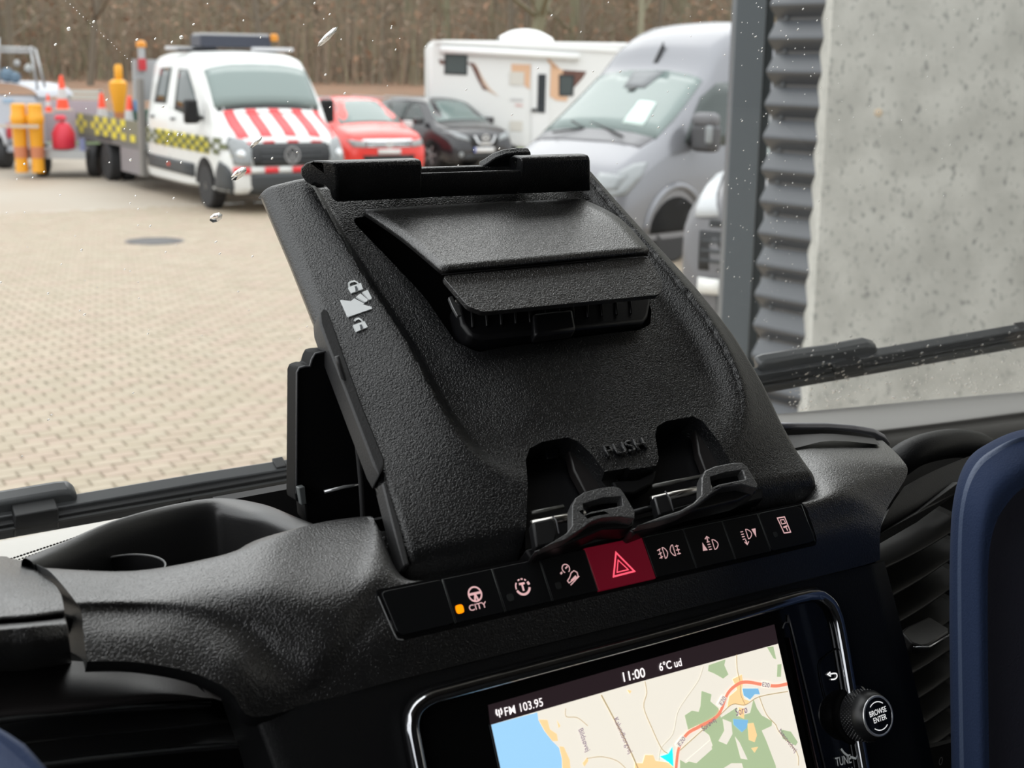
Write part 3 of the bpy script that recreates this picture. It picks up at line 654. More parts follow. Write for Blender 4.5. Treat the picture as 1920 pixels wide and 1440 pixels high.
q = [(.965, .085*math.cos(a), .77+.085*math.sin(a)) for a in np.linspace(0, 2*math.pi, 17)[:-1]]
ribbons('emblem', [(q, .022, True), ([(.966, -.11, .77), (.966, .11, .77)], .03, False)], (1, 0, 0), chrome_l, t, True)
d('number_plate', [(-.27, .44), (.27, .44), (.27, .56), (-.27, .56)], 'F', M('plate_white', (.7, .7, .7), .4), off=.04, cuts=1)
d('plate_band', [(-.31, .44), (-.27, .44), (-.27, .56), (-.31, .56)], 'F', M('plate_blue', (.08, .13, .55), .4), off=.042, cuts=1)
d('lower_grille', [(-.60, .27), (.60, .27), (.50, .40), (-.50, .40)], 'F', grille_m, off=.01)
for s_ in (-1, 1): d('fog_lamp', circ(s_*.66, .40, .06), 'F', lamp_m, off=.02, cuts=1)
box('wing_mirror', (-.42, -1.03, 1.13), (.06, .12, .08), blk_paint, t, True, bev=.03)
box('wing_mirror', (-.42, 1.03, 1.13), (.06, .12, .08), blk_paint, t, True, bev=.03)

# ---- white motorhome: side wall plane from two pixel columns
ma, mb = gp(806, 31.8), gp(1165, 32.3)
mx = mb-ma; ML = 6.6; mx /= np.linalg.norm(mx); mn = np.array([mx[1], -mx[0], 0.0])      # outward normal, towards the yard
mo = thing('motorhome', ma, 'white motorhome with brown and tan swooshes and an entrance door', 'motorhome')
def MP(px, py, off=0.0):
    k = ray(px, py); o = ma+mn*off; return CAM+k*(((o-CAM) @ mn)/(k @ mn))
def MW(x, z, off=0.0): return ma + mx*x + np.array([0, 0, z]) + mn*off
ztop = MP(830, 75)[2]
mh_white = M('motorhome_white', (.72, .73, .72), .35); mh_white2 = M('motorhome_white_bright', (.8, .81, .80), .3)
prof = [(0, .42), (0, ztop-.18), (.10, ztop-.03), (.30, ztop), (5.6, ztop), (6.3, ztop-.15), (6.6, ztop-.9), (6.9, 1.5), (7.6, 1.1), (7.8, .42)]
prism('shell', [[MW(x, z) for x, z in prof]], mn, 2.2, mh_white, mo, bev=.05)
def mdec(name, pts, m, off=.012, par=None, dep=.012): return prism(name, [[MP(px, py, off) for px, py in pts]], mn, dep, m, par or mo)
brown = M('brown_swoosh', (.13, .06, .045), .5); tan = M('tan_swoosh', (.66, .42, .27), .5)
winm = M('motorhome_window', (.07, .085, .085), .2)
tube('awning_roll', [MP(826, 93, .07), MP(1086, 107, .07)], .085, mh_white2, mo, 12)
mdec('roof_gutter', [(809, 80), (1160, 98), (1160, 93), (809, 75)], mh_white2, .05, dep=.05)
w1 = mdec('window', [(837, 102), (874, 104), (873, 138), (836, 136)], winm, .03); mdec('window_frame', [(834, 100), (877, 102), (876, 141), (833, 139)], grille_m, .018)
sw = [(822, 111), (837, 114), (837, 120), (826, 121)]; mdec('swoosh', sw, brown)
c1 = [(875, 117), (888, 118), (896, 130), (906, 158), (916, 170), (906, 168), (896, 150), (884, 124)]
mdec('swoosh', c1, brown); mdec('swoosh', [(888, 117), (893, 122), (905, 145), (918, 165), (935, 181), (916, 171), (906, 158), (896, 130)], M('pale_tan', (.55, .42, .33), .5), .010)
dr = mdec('door', [(998, 118), (1030, 119), (1029, 268), (997, 266)], M('door_white', (.74, .75, .75), .35), .03, dep=.02)
mdec('door_window', [(1009, 139), (1024, 139), (1022, 212), (1007, 211)], M('door_glass', (.035, .04, .045), .2), .045, dr)
mdec('door_handle', [(997, 204), (1006, 203), (1006, 210), (997, 210)], grille_m, .06, dr)
mdec('tan_panel', [(959, 120), (995, 121), (993, 168), (983, 160), (983, 135), (959, 134)], tan)
mdec('tan_panel', [(1033, 124), (1048, 128), (1050, 180), (1066, 182), (1062, 190), (1042, 188), (1031, 180)], tan)
mdec('tan_swoosh', [(1024, 110), (1030, 111), (1047, 126), (1056, 135), (1036, 127)], M('tan_dark', (.55, .33, .2), .5))
mdec('tan_swoosh', [(1036, 127), (1056, 131), (1055, 140), (1034, 136)], tan, .014)
mdec('brown_panel', [(1056, 131), (1100, 134), (1094, 145), (1078, 163), (1050, 165), (1050, 138)], brown, .008)
mdec('window', [(1051, 143), (1074, 144), (1072, 177), (1050, 177)], winm, .035); mdec('window_frame', [(1048, 140), (1077, 141), (1075, 180), (1048, 180)], grille_m, .02)
beige = M('beige_hatch', (.60, .58, .53), .5)
for pts in ([(956, 134), (983, 135), (982, 160), (956, 159)], [(956, 226), (980, 227), (979, 246), (956, 245)]): mdec('service_hatch', pts, beige, .02)
mdec('service_hatch', [(956, 250), (981, 251), (980, 272), (956, 271)], M('pale_hatch', (.66, .67, .66), .4), .02)
mdec('lettering', [(957, 184), (980, 185), (980, 190), (957, 189)], M('grey_print', (.5, .5, .5), .5), .012); mdec('red_mark', [(966, 195), (980, 196), (980, 200), (966, 199)], M('faded_red', (.6, .4, .38), .5), .012)
rb = [MP(940, 74, -1.0), MP(1028, 78, -1.0)]
cpt = (rb[0]+rb[1])/2; cpt[2] = ztop
loft('roof_pod', [[cpt + mx*(-.62+1.24*i/5) - mn*(-.5+.25*j) + np.array([0, 0, .0+.30*math.sin(math.pi*(i+.35)/5.7)**.6*math.sin(math.pi*(j+.0)/4)**.5]) for i in range(6)] for j in range(5)], mh_white2, mo, 3, 3)
for x in (.9, 1.7, 5.9): lathe('wheel', [(0, 0), (.30, 0), (.34, .02), (.34, .22), (0, .22)], MW(x, .34, .01), -mn, tyre_m, mo, 20)

# ---- silver grey panel van
vn = thing('silver_van', (10.30, 14.11, 0), 'silver grey high roof van with a paper sheet behind its windscreen', 'van', rz=math.radians(-167.6)); vn.scale = (1.05,)*3
silver_paint = M('silver_grey_paint', (.23, .235, .255), .27, metal=.4, coat=.35)
sv_ = [(1.02, .30, .60, .78, .74, .76, .66, .02), (.98, .26, .72, .92, .88, .90, .76, .03), (.80, .24, .90, 1.10, .98, .98, .84, .05), (.50, .24, 1.08, 1.27, 1.02, 1.02, .86, .06), (.22, .24, 1.22, 1.42, 1.03, 1.03, .88, .06), (-.05, .24, 1.30, 1.62, 1.03, 1.03, .86, .06), (-.70, .24, 1.34, 2.10, 1.03, 1.02, .86, .05), (-1.0, .24, 1.34, 2.42, 1.03, 1.02, .80, .06), (-1.35, .24, 1.34, 2.60, 1.03, 1.01, .78, .07), (-1.9, .24, 1.34, 2.68, 1.03, 1.01, .78, .07), (-3.5, .24, 1.34, 2.70, 1.03, 1.01, .80, .07), (-4.6, .24, 1.34, 2.68, 1.02, 1.0, .80, .06), (-4.75, .30, 1.34, 2.5, 1.0, .97, .75, .04)]
b, v = car_body('body', sv_, silver_paint, vn, 4)
d = lambda n, p, a, m, par=None, **k: decal(n, p, a, v, m, par or vn, **k)
wsc = d('windscreen', [(.22, -.88), (.22, .88), (-.10, .88), (-.66, .82), (-.70, .3), (-.70, -.3), (-.66, -.80), (-.10, -.86)], 'T', glass_green, off=.012, cuts=4)
d('scuttle', [(.42, -.82), (.46, 0), (.42, .82), (.21, .86), (.21, -.86)], 'T', M('scuttle_grey', (.20, .20, .21), .5), off=.008, cuts=4)
for s_ in (-1, 1): tube('wiper_arm', [(.40, s_*.55, 1.40+.02), (.24, s_*.2, 1.48), (.12, s_*.15-.35, 1.55)], .014, black_m, vn, 6, local=True)
d('paper_sheet', [(.12, .30), (.12, .62), (-.22, .52), (-.22, .26)], 'T', M('paper_white_green', (.62, .74, .70), .5), wsc, off=.022, cuts=3)
d('sensor_patch', [(-.42, -.16), (-.42, .16), (-.68, .24), (-.68, -.24)], 'T', M('sensor_grey', (.20, .21, .22), .5), wsc, off=.02, cuts=2)
d('mirror_base', [(-.36, -.05), (-.36, .05), (-.42, .05), (-.42, -.05)], 'T', black_m, wsc, off=.022, cuts=1)
for sd in 'LR':
    d('door_window', [(-.16, 1.36), (-.55, 1.86), (-.85, 2.02), (-1.75, 2.04), (-1.78, 1.33), (-.60, 1.30)], sd, glass_dark, off=.01, cuts=4)
    d('mirror_panel', [(-.18, 1.32), (-.45, 1.68), (-.52, 1.34)], sd, black_m, off=.016)
    arch('wheel_arch', 0, .46, sd, v, vn, .30)
    d('door_moulding', [(-.5, .62), (-1.8, .62), (-1.8, .74), (-.5, .74)], sd, bumper_m, off=.02)
    fl_ = []
    for a in np.linspace(.02, math.pi-.02, 18):
        h_, n__, _, _ = v.ray_cast(Vector((.50*math.cos(a), 6 if sd == 'L' else -6, .36+.52*math.sin(a))), Vector((0, -1 if sd == 'L' else 1, 0)))
        if h_: fl_.append(np.array(h_))
    tube('arch_flare', fl_, .045, silver_paint, vn, 8, local=True)
    ap = [(.0+.52*math.cos(a), .36+.55*math.sin(a)) for a in np.linspace(.1, math.pi-.1, 14)]; ap2 = [(.0+.46*math.cos(a), .36+.48*math.sin(a)) for a in np.linspace(math.pi-.1, .1, 14)]
    d('headlamp', [(.98, .78), (.96, 1.0), (.62, 1.14), (.45, 1.16), (.62, .98), (.80, .82)], sd, lamp_m, off=.01)
for s_ in (-1, 1):
    d('headlamp_front', [(s_*.62, .84), (s_*.92, .86), (s_*.94, 1.02), (s_*.66, 1.04)], 'F', lamp_m, off=.012)
    wheel(0, s_*1.03, .36, .24, vn, rim_m, s_); wheel(-3.6, s_*1.03, .36, .24, vn, rim_m, s_)
    if s_ > 0:
        mr = box('wing_mirror', (-.26, s_*1.22, 1.42), (.10, .16, .16), M('mirror_dark_grey', (.07, .07, .075), .5), vn, True, bev=.06)
        box('mirror_cap', (-.25, s_*1.22, 1.62), (.10, .15, .08), M('mirror_mid_grey', (.15, .15, .16), .5), mr, True, bev=.06)
        box('turn_lamp', (-.17, s_*1.33, 1.46), (.03, .04, .10), lamp_m, mr, True, bev=.02); box('mirror_arm', (-.30, s_*1.06, 1.36), (.05, .12, .04), black_m, vn, True, bev=.02)
d('grille', [(-.55, .62), (.55, .62), (.60, .92), (-.60, .92)], 'F', grille_m, off=.01); d('bumper', [(-.95, .28), (.95, .28), (.96, .56), (-.96, .56)], 'F', bumper_m, off=.02)
ant = mesh_obj('roof_aerial', [(-.78, .04, 2.22), (-.78, -.04, 2.22), (-.96, 0, 2.40), (-.93, .0, 2.50)], [(0, 1, 3), (1, 2, 3), (2, 0, 3), (0, 2, 1)], black_m, vn, local=True)

# ---- front of a second van standing behind the steel post
n0 = gp(1560, 11.6)
nv = thing('grey_van_front', n0, 'grey van front with tall headlamp and white plate half hidden by the steel post', 'van')
hd = math.radians(-152); nf = np.array([math.cos(hd), math.sin(hd), 0]); nl = np.array([-nf[1], nf[0], 0])
nv.rotation_euler = (0, 0, hd)
sg = M('second_van_grey', (.15, .15, .16), .35, coat=.2)
st2 = [(.90, .30, .55, .80, .66, .68, .60, .02), (.84, .26, .72, 1.0, .86, .88, .72, .03), (.72, .24, 1.02, 1.22, .96, .97, .82, .05), (.30, .24, 1.25, 1.42, 1.0, 1.0, .84, .05), (-.1, .24, 1.25, 1.60, 1.0, 1.0, .80, .05), (-.7, .24, 1.3, 2.1, 1.0, .99, .72, .05), (-1.2, .24, 1.3, 2.4, 1.0, .98, .74, .05), (-2.6, .24, 1.3, 2.45, 1.0, .98, .76, .05)]
b, v = car_body('body', st2, sg, nv)
d = lambda n, p, a, m, **k: decal(n, p, a, v, m, nv, **k)
for s_ in (-1, 1): d('headlamp', [(s_*.62, 1.10), (s_*.84, 1.08), (s_*.90, 1.38), (s_*.80, 1.42)], 'F', M('lamp_pale', (.50, .52, .54), .2), off=.02)
d('grille', [(-.76, .66), (.76, .66), (.78, .98), (-.78, .98)], 'F', grille_m, off=.015)
d('grille_slots', [(-.7, 1.02), (.7, 1.02), (.7, 1.07), (-.7, 1.07)], 'F', grille_m, off=.015)
for z in (.74, .82, .90): d('grille_bar', [(-.74, z-.012), (.74, z-.012), (.74, z+.012), (-.74, z+.012)], 'F', bumper_m, off=.03, cuts=2)
d('white_sticker', [(-.74, .47), (-.54, .47), (-.54, .60), (-.74, .60)], 'F', M('plate_bright', (.85, .86, .84), .4), off=.04, cuts=1)
d('bumper', [(-.86, .26), (.86, .26), (.86, .50), (-.86, .50)], 'F', bumper_m, off=.02)
d('windscreen', [(.20, -.75), (.20, .75), (-.62, .62), (-.62, -.62)], 'T', glass_green)
wheel(0, -1.0, .34, .24, nv, rim_m, -1); wheel(0, 1.0, .34, .24, nv, rim_m, 1); wheel(-2.2, -1.0, .34, .24, nv, rim_m, -1); wheel(-2.2, 1.0, .34, .24, nv, rim_m, 1)

# ================================================================== BUILDING AT THE RIGHT
conc_m = M('weathered_concrete', (.44, .44, .41), .85, noise=1.0, nscale=6.0, col2=(.56, .56, .525), bump=.25, bscale=60.0)
t_ = conc_m.node_tree; bb = t_.nodes['Principled BSDF']; lk = bb.inputs['Base Color'].links[0].from_socket
tcn = t_.nodes.new('ShaderNodeTexCoord'); vo = t_.nodes.new('ShaderNodeTexNoise'); vo.inputs['Scale'].default_value = 46; vo.inputs['Detail'].default_value = 3
mp = t_.nodes.new('ShaderNodeMapping'); mp.inputs['Scale'].default_value = (1, 1, .7); t_.links.new(tcn.outputs['Object'], mp.inputs[0]); t_.links.new(mp.outputs[0], vo.inputs['Vector'])
rp = t_.nodes.new('ShaderNodeValToRGB'); rp.color_ramp.elements[0].position = .57; rp.color_ramp.elements[1].position = .72; t_.links.new(vo.outputs['Fac'], rp.inputs[0])
mxx = t_.nodes.new('ShaderNodeMix'); mxx.data_type = 'RGBA'; t_.links.new(rp.outputs[0], mxx.inputs[0]); t_.links.new(lk, mxx.inputs[6]); mxx.inputs[7].default_value = (.27, .275, .262, 1); t_.links.new(mxx.outputs[2], bb.inputs['Base Color'])
wa = at(1563, 0, 5.2); wb_ = wa.copy(); wa[2] = 0
wd = math.radians(90-32.3-92); we = np.array([math.cos(wd), math.sin(wd), 0.0]); wn = np.array([-we[1], we[0], 0.0])
if wn[:2] @ bank_dir > 0: wn = -wn
cw = prism('concrete_wall', [[wa, wa+we*6.5, wa+we*6.5+np.array([0, 0, 6.0]), wa+np.array([0, 0, 6.0])]], wn, .22, conc_m)
tag(cw, 'grey weathered concrete wall with pitted face to the right', None, kind='structure')
hole = lathe('form_tie_hole', [(0, .006), (.014, .004), (.016, 0), (0, 0)], None if False else (CAM+ray(1647, 211)*(((wa-CAM) @ wn)/(ray(1647, 211) @ wn))), wn, M('pale_plug', (.6, .5, .38), .6)); hole.parent = cw
# corrugated cladding with horizontal ribs
cd_ = math.radians(90+4); ce = np.array([math.cos(cd_), math.sin(cd_), 0.0]); cn = np.array([-1.0, 0.07, 0]); cn = np.array([-ce[1], ce[0], 0.0])
if cn[0] > 0: cn = -cn
co = wa + we*.10 - wn*.10
clad_m = M('dark_blue_grey_sheet', (.040, .046, .056), .36, metal=.0, spec=1.0)
pitch = .131
V, F = [], []; k = 0
CL = .40
prof = []
z = 0.0
while z < 4.2:
    prof += [(0.0, z), (.002, z+.012), (.040, z+.050), (.044, z+.060), (.042, z+.070), (.006, z+.122)]; z += pitch
for off_, zz in prof:
    for s_ in (0, CL): p = co + ce*s_ + cn*off_; V.append((p[0], p[1], zz))
for i in range(len(prof)-1): F.append((2*i, 2*i+1, 2*i+3, 2*i+2))
cl = mesh_obj('corrugated_cladding', V, F, clad_m); tag(cl, 'dark blue grey corrugated metal cladding beside the concrete wall', None, kind='structure')
sc_m = M('screw_heads', (.12, .13, .14), .5, metal=.4)
for i in range(3, 31):
    for s_ in (.04, .34):
        p = co+ce*s_; lathe('screw', [(.010, 0), (.009, .008), (.004, .012), (0, .012)], (p[0]+cn[0]*.0, p[1]+cn[1]*.0, pitch*i+.011), cn, sc_m, cl, 8)
sw_a = wa+we*6.5; sw_b = sw_a-np.array([0, 14.0, 0])
tag(prism('concrete_side_wall', [[sw_a, sw_b, sw_b+np.array([0, 0, 6.0]), sw_a+np.array([0, 0, 6.0])]], (-1, 0, 0), .2, conc_m), 'concrete side wall of the building beside this vehicle', None, kind='structure')
cz = 4.3
tag(box('entrance_canopy', (3.3, -2.3, cz), (2.75, 3.9, .12), M('canopy_soffit', (.16, .16, .16), .8)), 'flat canopy of the building over the lane beside this vehicle', None, kind='structure')  # unseen slab, added overhead to darken the sky reflected in the holder
# steel post in front of the sheet's far end
pa, pb = at(1381, 5, 6.6), at(1437, 5, 6.6); pa[2] = pb[2] = 0; pc = (pa+pb)/2; pw = np.linalg.norm(pb-pa)/2
py_ = np.array([(pb-pa)[0], (pb-pa)[1], 0])/(2*pw); pz_ = np.array([-py_[1], py_[0], 0])
sp = box('steel_post', pc+pz_*.07+np.array([0, 0, 2.3]), (pw, .07, 2.3), M('grey_blue_steel', (.105, .12, .135), .45), axes=(py_, pz_, np.array([0, 0, 1.])), bev=.004)
tag(sp, 'grey blue painted steel post standing before the corrugated cladding', 'post')
jb = box('door_jamb', pc+py_*(pw+.03)+pz_*.15+np.array([0, 0, 2.3]), (.03, .06, 2.3), M('dark_jamb', (.02, .028, .034), .4), axes=(py_, pz_, np.array([0, 0, 1.])))
tag(jb, 'narrow near black jamb strip beside the steel post', None, kind='structure')

# ================================================================== CAB SHELL
def T(o, label=None, kind='structure'): return tag(o, label, None, kind=kind)
lin_m = M('grey_headliner', (.06, .06, .06), .9); cabm = M('dark_cab_trim', (.02, .02, .021), .7)
def wbox(name, x0, x1, y0, y1, z0, z1, m, lab=None):
    o = box(name, ((x0+x1)/2, (y0+y1)/2, (z0+z1)/2), ((x1-x0)/2, (y1-y0)/2, (z1-z0)/2), m); T(o, lab); return o
G = Plane(-32, o=P0+np.array([0, .43, -.10]))
gtop = G.p(0, .98)
wbox('headliner', -.62, 1.62, -1.25, gtop[1], gtop[2], gtop[2]+.03, lin_m)
wbox('cab_back_wall', -.62, 1.62, -1.28, -1.25, 1.1, gtop[2]+.03, cabm)
wbox('cab_floor', -.62, 1.62, -1.28, .95, 1.07, 1.1, cabm)
wbox('cab_side_left', -.65, -.62, -1.28, P0[1]+.3, 1.07, 2.02, cabm); wbox('cab_side_right', 1.62, 1.65, -1.28, P0[1]+.3, 1.07, 2.02, cabm)
wbox('cab_side_left_rear', -.65, -.62, -1.28, -.55, 2.02, gtop[2], cabm); wbox('cab_side_right_rear', 1.62, 1.65, -1.28, -.55, 2.02, gtop[2], cabm)
wbox('firewall', -.62, 1.62, .80, .83, 1.07, P0[2]-.12, cabm)
# windscreen pane
gm = bpy.data.materials.new('windscreen_glass'); gm.use_nodes = True; t = gm.node_tree; t.nodes.clear()
o_ = t.nodes.new('ShaderNodeOutputMaterial'); ts = t.nodes.new('ShaderNodeBsdfTransparent'); gl = t.nodes.new('ShaderNodeBsdfGlossy'); mx = t.nodes.new('ShaderNodeMixShader'); fr = t.nodes.new('ShaderNodeFresnel')
fr.inputs[0].default_value = 1.35; gl.inputs['Roughness'].default_value = .02; ts.inputs[0].default_value = (.95, .97, .96, 1)
t.links.new(fr.outputs[0], mx.inputs[0]); t.links.new(ts.outputs[0], mx.inputs[1]); t.links.new(gl.outputs[0], mx.inputs[2]); t.links.new(mx.outputs[0], o_.inputs[0])
ws = mesh_obj('window_1', [G.p(-.60, -.03), G.p(1.50, -.03), G.p(1.50, .98), G.p(-.60, .98)], [(0, 1, 2, 3)], gm)
T(ws, 'windscreen glass with raindrops')
# raindrops on the outside of the glass
drop_m = M('water_drop', (1, 1, 1), .0, trans=1.0, ior=1.33, spec=.5)
DV, DF = [], []
def drop(c, r, el=1.0, ang=0.0):
    b = len(DV); n = -G.n; x = G.u*math.cos(ang)+G.v*math.sin(ang); y = -G.u*math.sin(ang)+G.v*math.cos(ang); k = 8
    for j, (rr, hh) in enumerate(((1, 0), (.85, .16), (.5, .30))):
        for i in range(k): a = 2*math.pi*i/k; DV.append(c + x*r*rr*math.cos(a)*el + y*r*rr*math.sin(a) + n*r*hh)
    DV.append(c+n*r*.34); DV.append(c-n*.0002)
    for j in range(2):
        for i in range(k): DF.append((b+j*k+i, b+j*k+(i+1) % k, b+(j+1)*k+(i+1) % k, b+(j+1)*k+i))
    for i in range(k): DF.append((b+2*k+i, b+2*k+(i+1) % k, b+3*k)); DF.append((b+(i+1) % k, b+i, b+3*k+1))
def gpx(x, y): return G.px(x, y, -.0006)
for i in range(260):
    x = random.uniform(0, 1920); y = random.uniform(0, 640) if random.random() < .9 else random.uniform(400, 900)
    drop(gpx(x, y), random.uniform(.0003, .00075), random.uniform(1, 1.6), random.uniform(.6, 1.4))
for i in range(150): # streak of fine spray between post and cladding
    x = random.gauss(1440, 90); y = random.uniform(0, 640); drop(gpx(x, y), random.uniform(.00025, .00055), 1.2, 1)
for i in range(520):
    x = random.uniform(1480, 1930); y0 = 775-(x-1480)*.092; y = y0-abs(random.gauss(0, 55))-4; drop(gpx(x, y), random.uniform(.0005, .0016) if random.random() < .5 else .0006, random.uniform(1, 1.5), random.uniform(0, .6))
for k in range(20): drop(gpx(124+k*6.4+random.uniform(-2, 2), 2+k*6.0), random.uniform(.00012, .00034))
for (x, y, r) in ((129, 54, .0011), (340, 70, .0012), (245, 300, .0009), (1647, 210, .0006)): drop(gpx(x, y), r)
rd = mesh_obj('raindrops', DV, DF, drop_m, smooth=True); tag(rd, 'fine raindrops scattered over the outside of the windscreen', 'water drops', kind='stuff')
for nm, x, y, r, el, ang, lab in (('raindrop', 448, 326, .0034, 1.7, .9, 'large slanted raindrop in front of the truck bumper'), ('raindrop', 405, 408, .0036, 1.15, .5, 'large round raindrop over the paving below the truck'), ('raindrop', 614, 69, .0022, 3.6, .95, 'long streaked raindrop high above the red car'), ('raindrop', 480, 267, .0016, 3.0, .9, 'thin streaked raindrop on the white truck headlamp')):
    DV, DF = [], []; drop(gpx(x, y), r, el, ang); o = mesh_obj(nm, DV, DF, drop_m, smooth=True); tag(o, lab, 'water drop')

# bonnet and scuttle seen below the glass
bn = loft('bonnet', [[Y3(x, y, yy) for x, y, yy in [(r[0][0]-520, r[0][1]+70, r[0][2])]+list(r)] for r in (((-60, 1036, 1.5), (120, 1002, 1.5), (300, 962, 1.5), (520, 990, 1.5)), ((-60, 1065, .8), (120, 1040, .8), (300, 990, .8), (520, 950, .8)), ((-60, 1120, .48), (120, 1100, .48), (300, 1060, .48), (520, 1020, .48)))], M('white_bonnet_paint', (.55, .56, .55), .3), su=3, sv=3, thick=.01)
tag(bn, 'white bonnet edge of this vehicle seen under the wiper', 'bonnet')
V, F = [], []
for r_ in range(3):
    for i in range(60):
        c = G.px(-10+i*6.2+r_*3, 1062-i*2.05+r_*5-4, -.0012); rr = .0011-.0002*r_; b = len(V)
        V += [c+G.u*rr*math.cos(a)+G.v*rr*math.sin(a) for a in np.linspace(0, 2*math.pi, 9)[:-1]]; F.append(tuple(range(b, b+8)))
ft = mesh_obj('frit_dots', V, F, deep_m); ft.parent = ws; ft['kind'] = 'stuff'
# ---- wipers
def wiper(label, spoiler, rubber, cap, clip, line, extra=()):
    c0 = G.px(*spoiler[1], -.02); t = thing('wiper', c0, label, 'windscreen wiper', 'windscreen wipers')
    P = lambda L, n: [G.px(x, y, n) for x, y in L]
    prism('spoiler', [P(spoiler, -.010)], G.n, .010, wiper_m, t, bev=.001); prism('rubber_blade', [P(rubber, -.006)], G.n, .007, rubber_m, t, bev=.0008)
    prism('arm_end', [P(cap, -.014)], G.n, .012, wiper_m, t, bev=.003); prism('clip', [P(clip, -.004)], G.n, .012, rubber_m, t, bev=.001)
    prism('rubber_lip', [P(line, -.004)], G.n, .004, M('rubber_lip_grey', (.06, .062, .062), .5), t)
    for nm, L, m in extra: prism(nm, [P(L, -.012)], G.n, .01, m, t, bev=.0008)
    return t
wiper('dark windscreen wiper lying across the lower glass ahead of the driver', [(-420, 1040), (150, 945), (380, 905), (600, 870), (600, 882), (380, 922), (150, 961), (-420, 1062)], [(-420, 1060), (150, 959), (380, 919), (600, 880), (600, 906), (380, 946), (150, 986), (-420, 1088)],
      [(-300, 1000), (0, 943), (110, 924), (135, 922), (147, 931), (146, 941), (130, 951), (0, 973), (-300, 1032)], [(28, 968), (110, 954), (111, 991), (27, 1008)], [(-420, 1072), (150, 969), (380, 929), (600, 890), (600, 894), (380, 933), (150, 973), (-420, 1076)],
      [('end_clip', [(518, 877), (538, 873), (539, 884), (519, 888)], rubber_m), ('end_foot', [(520, 905), (556, 899), (556, 906), (522, 911)], rubber_m)])
wiper('dark windscreen wiper in front of the concrete wall', [(1400, 707), (1450, 699), (1640, 668), (2300, 552), (2300, 567), (1640, 684), (1450, 716), (1400, 724)], [(1400, 722), (1450, 714), (1640, 682), (2300, 565), (2300, 584), (1640, 702), (1450, 735), (1400, 744)],
      [(1425, 684), (1440, 678), (1500, 668), (1560, 660), (1630, 646), (1645, 650), (1648, 659), (1635, 667), (1560, 679), (1500, 690), (1440, 700), (1425, 700)], [(1565, 690), (1620, 680), (1622, 700), (1566, 711)], [(1400, 731), (1450, 723), (1640, 690), (2300, 573), (2300, 576), (1640, 694), (1450, 727), (1400, 735)],
      [('end_clip', [(1912, 617), (1930, 614), (1930, 634), (1912, 638)], rubber_m)])

# ================================================================== DASHBOARD
dash = thing('dashboard', P0+np.array([.1, .05, -.2]), 'dark grained plastic dashboard with storage trays, vents and centre panel', 'dashboard')
Y = lambda L: [Y3(*q) for q in L]
cols = [Y(L) for L in (
    [(163, 1240, -.005), (157, 1192, .003), (152, 1147, .013), (140, 1126, .016), (118, 1098, .032), (88, 1067, .052), (70, 1066, .068)],
    [(250, 1241, -.006), (250, 1192, .002), (251, 1146, .014), (251, 1127, .016), (250, 1102, .028), (250, 1071, .048), (250, 1080, .06)],
    [(353, 1259, -.009), (358, 1210, .000), (363, 1157, .012), (370, 1132, .014), (384, 1092, .026), (400, 1046, .047), (400, 1055, .06)],
    [(429, 1294, -.013), (448, 1244, -.004), (466, 1191, .009), (475, 1155, .011), (490, 1095, .022), (500, 1019, .046), (500, 1030, .06)],
    [(473, 1344, -.017), (504, 1292, -.009), (532, 1247, .002), (556, 1192, .005), (590, 1110, .018), (600, 991, .045), (600, 1002, .06)],
    [(575, 1322, -.0125), (588, 1290, -.010), (600, 1262, -.006), (618, 1206, -.001), (630, 1106, .015), (640, 985, .044), (640, 996, .058)])]
RP = cr([np.array(q) for q in ((-.016, -.045), (-.015, -.037), (-.0119, -.0191), (-.0065, -.0104), (-.001, -.0017), (.009, .0068), (.022, .0122), (.038, .0145), (.056, .0125))], 12)
def PR(x, y, dy=0.0):
    """point of the console cover's own cross-section met under pixel (x, y), pushed forward by dy"""
    k = ray(x, y); best = None
    for yy in np.linspace(-.03, .056, 260):
        q = Y3(x, y, yy)-P0
        zz = np.interp(yy, [p[0] for p in RP], [p[1] for p in RP], left=-1)
        d = q[2]-zz
        if d <= 0: return Y3(x, y, yy+dy)
        if best is None or d < best[0]: best = (d, yy)
    return Y3(x, y, best[1]+dy)
for ci, L in ((3, [(429, 1294, -.002), (448, 1244, .000), (466, 1191, .005), (475, 1155, .003), (490, 1095, .000), (500, 1019, 0)]),
              (4, [(473, 1344, -.001), (504, 1292, .000), (532, 1247, .004), (552, 1192, .0015), (580, 1110, 0), (600, 991, 0)]),
              (5, [(575, 1322, .001), (588, 1292, .0015), (604, 1262, .001), (624, 1205, 0), (656, 1100, 0), (690, 978, 0)])):
    cols[ci] = [PR(*q) for q in L]; cols[ci].append(cols[ci][-1]+np.array([0, .014, -.003]))
for ci, w_, L in ((2, .5, [(353, 1259, 0), (358, 1210, 0), (363, 1157, 0), (370, 1132, 0), (384, 1092, 0), (400, 1046, 0)]),):
    for j, q in enumerate(L): cols[ci][j] = cols[ci][j]*w_ + PR(*q)*(1-w_)
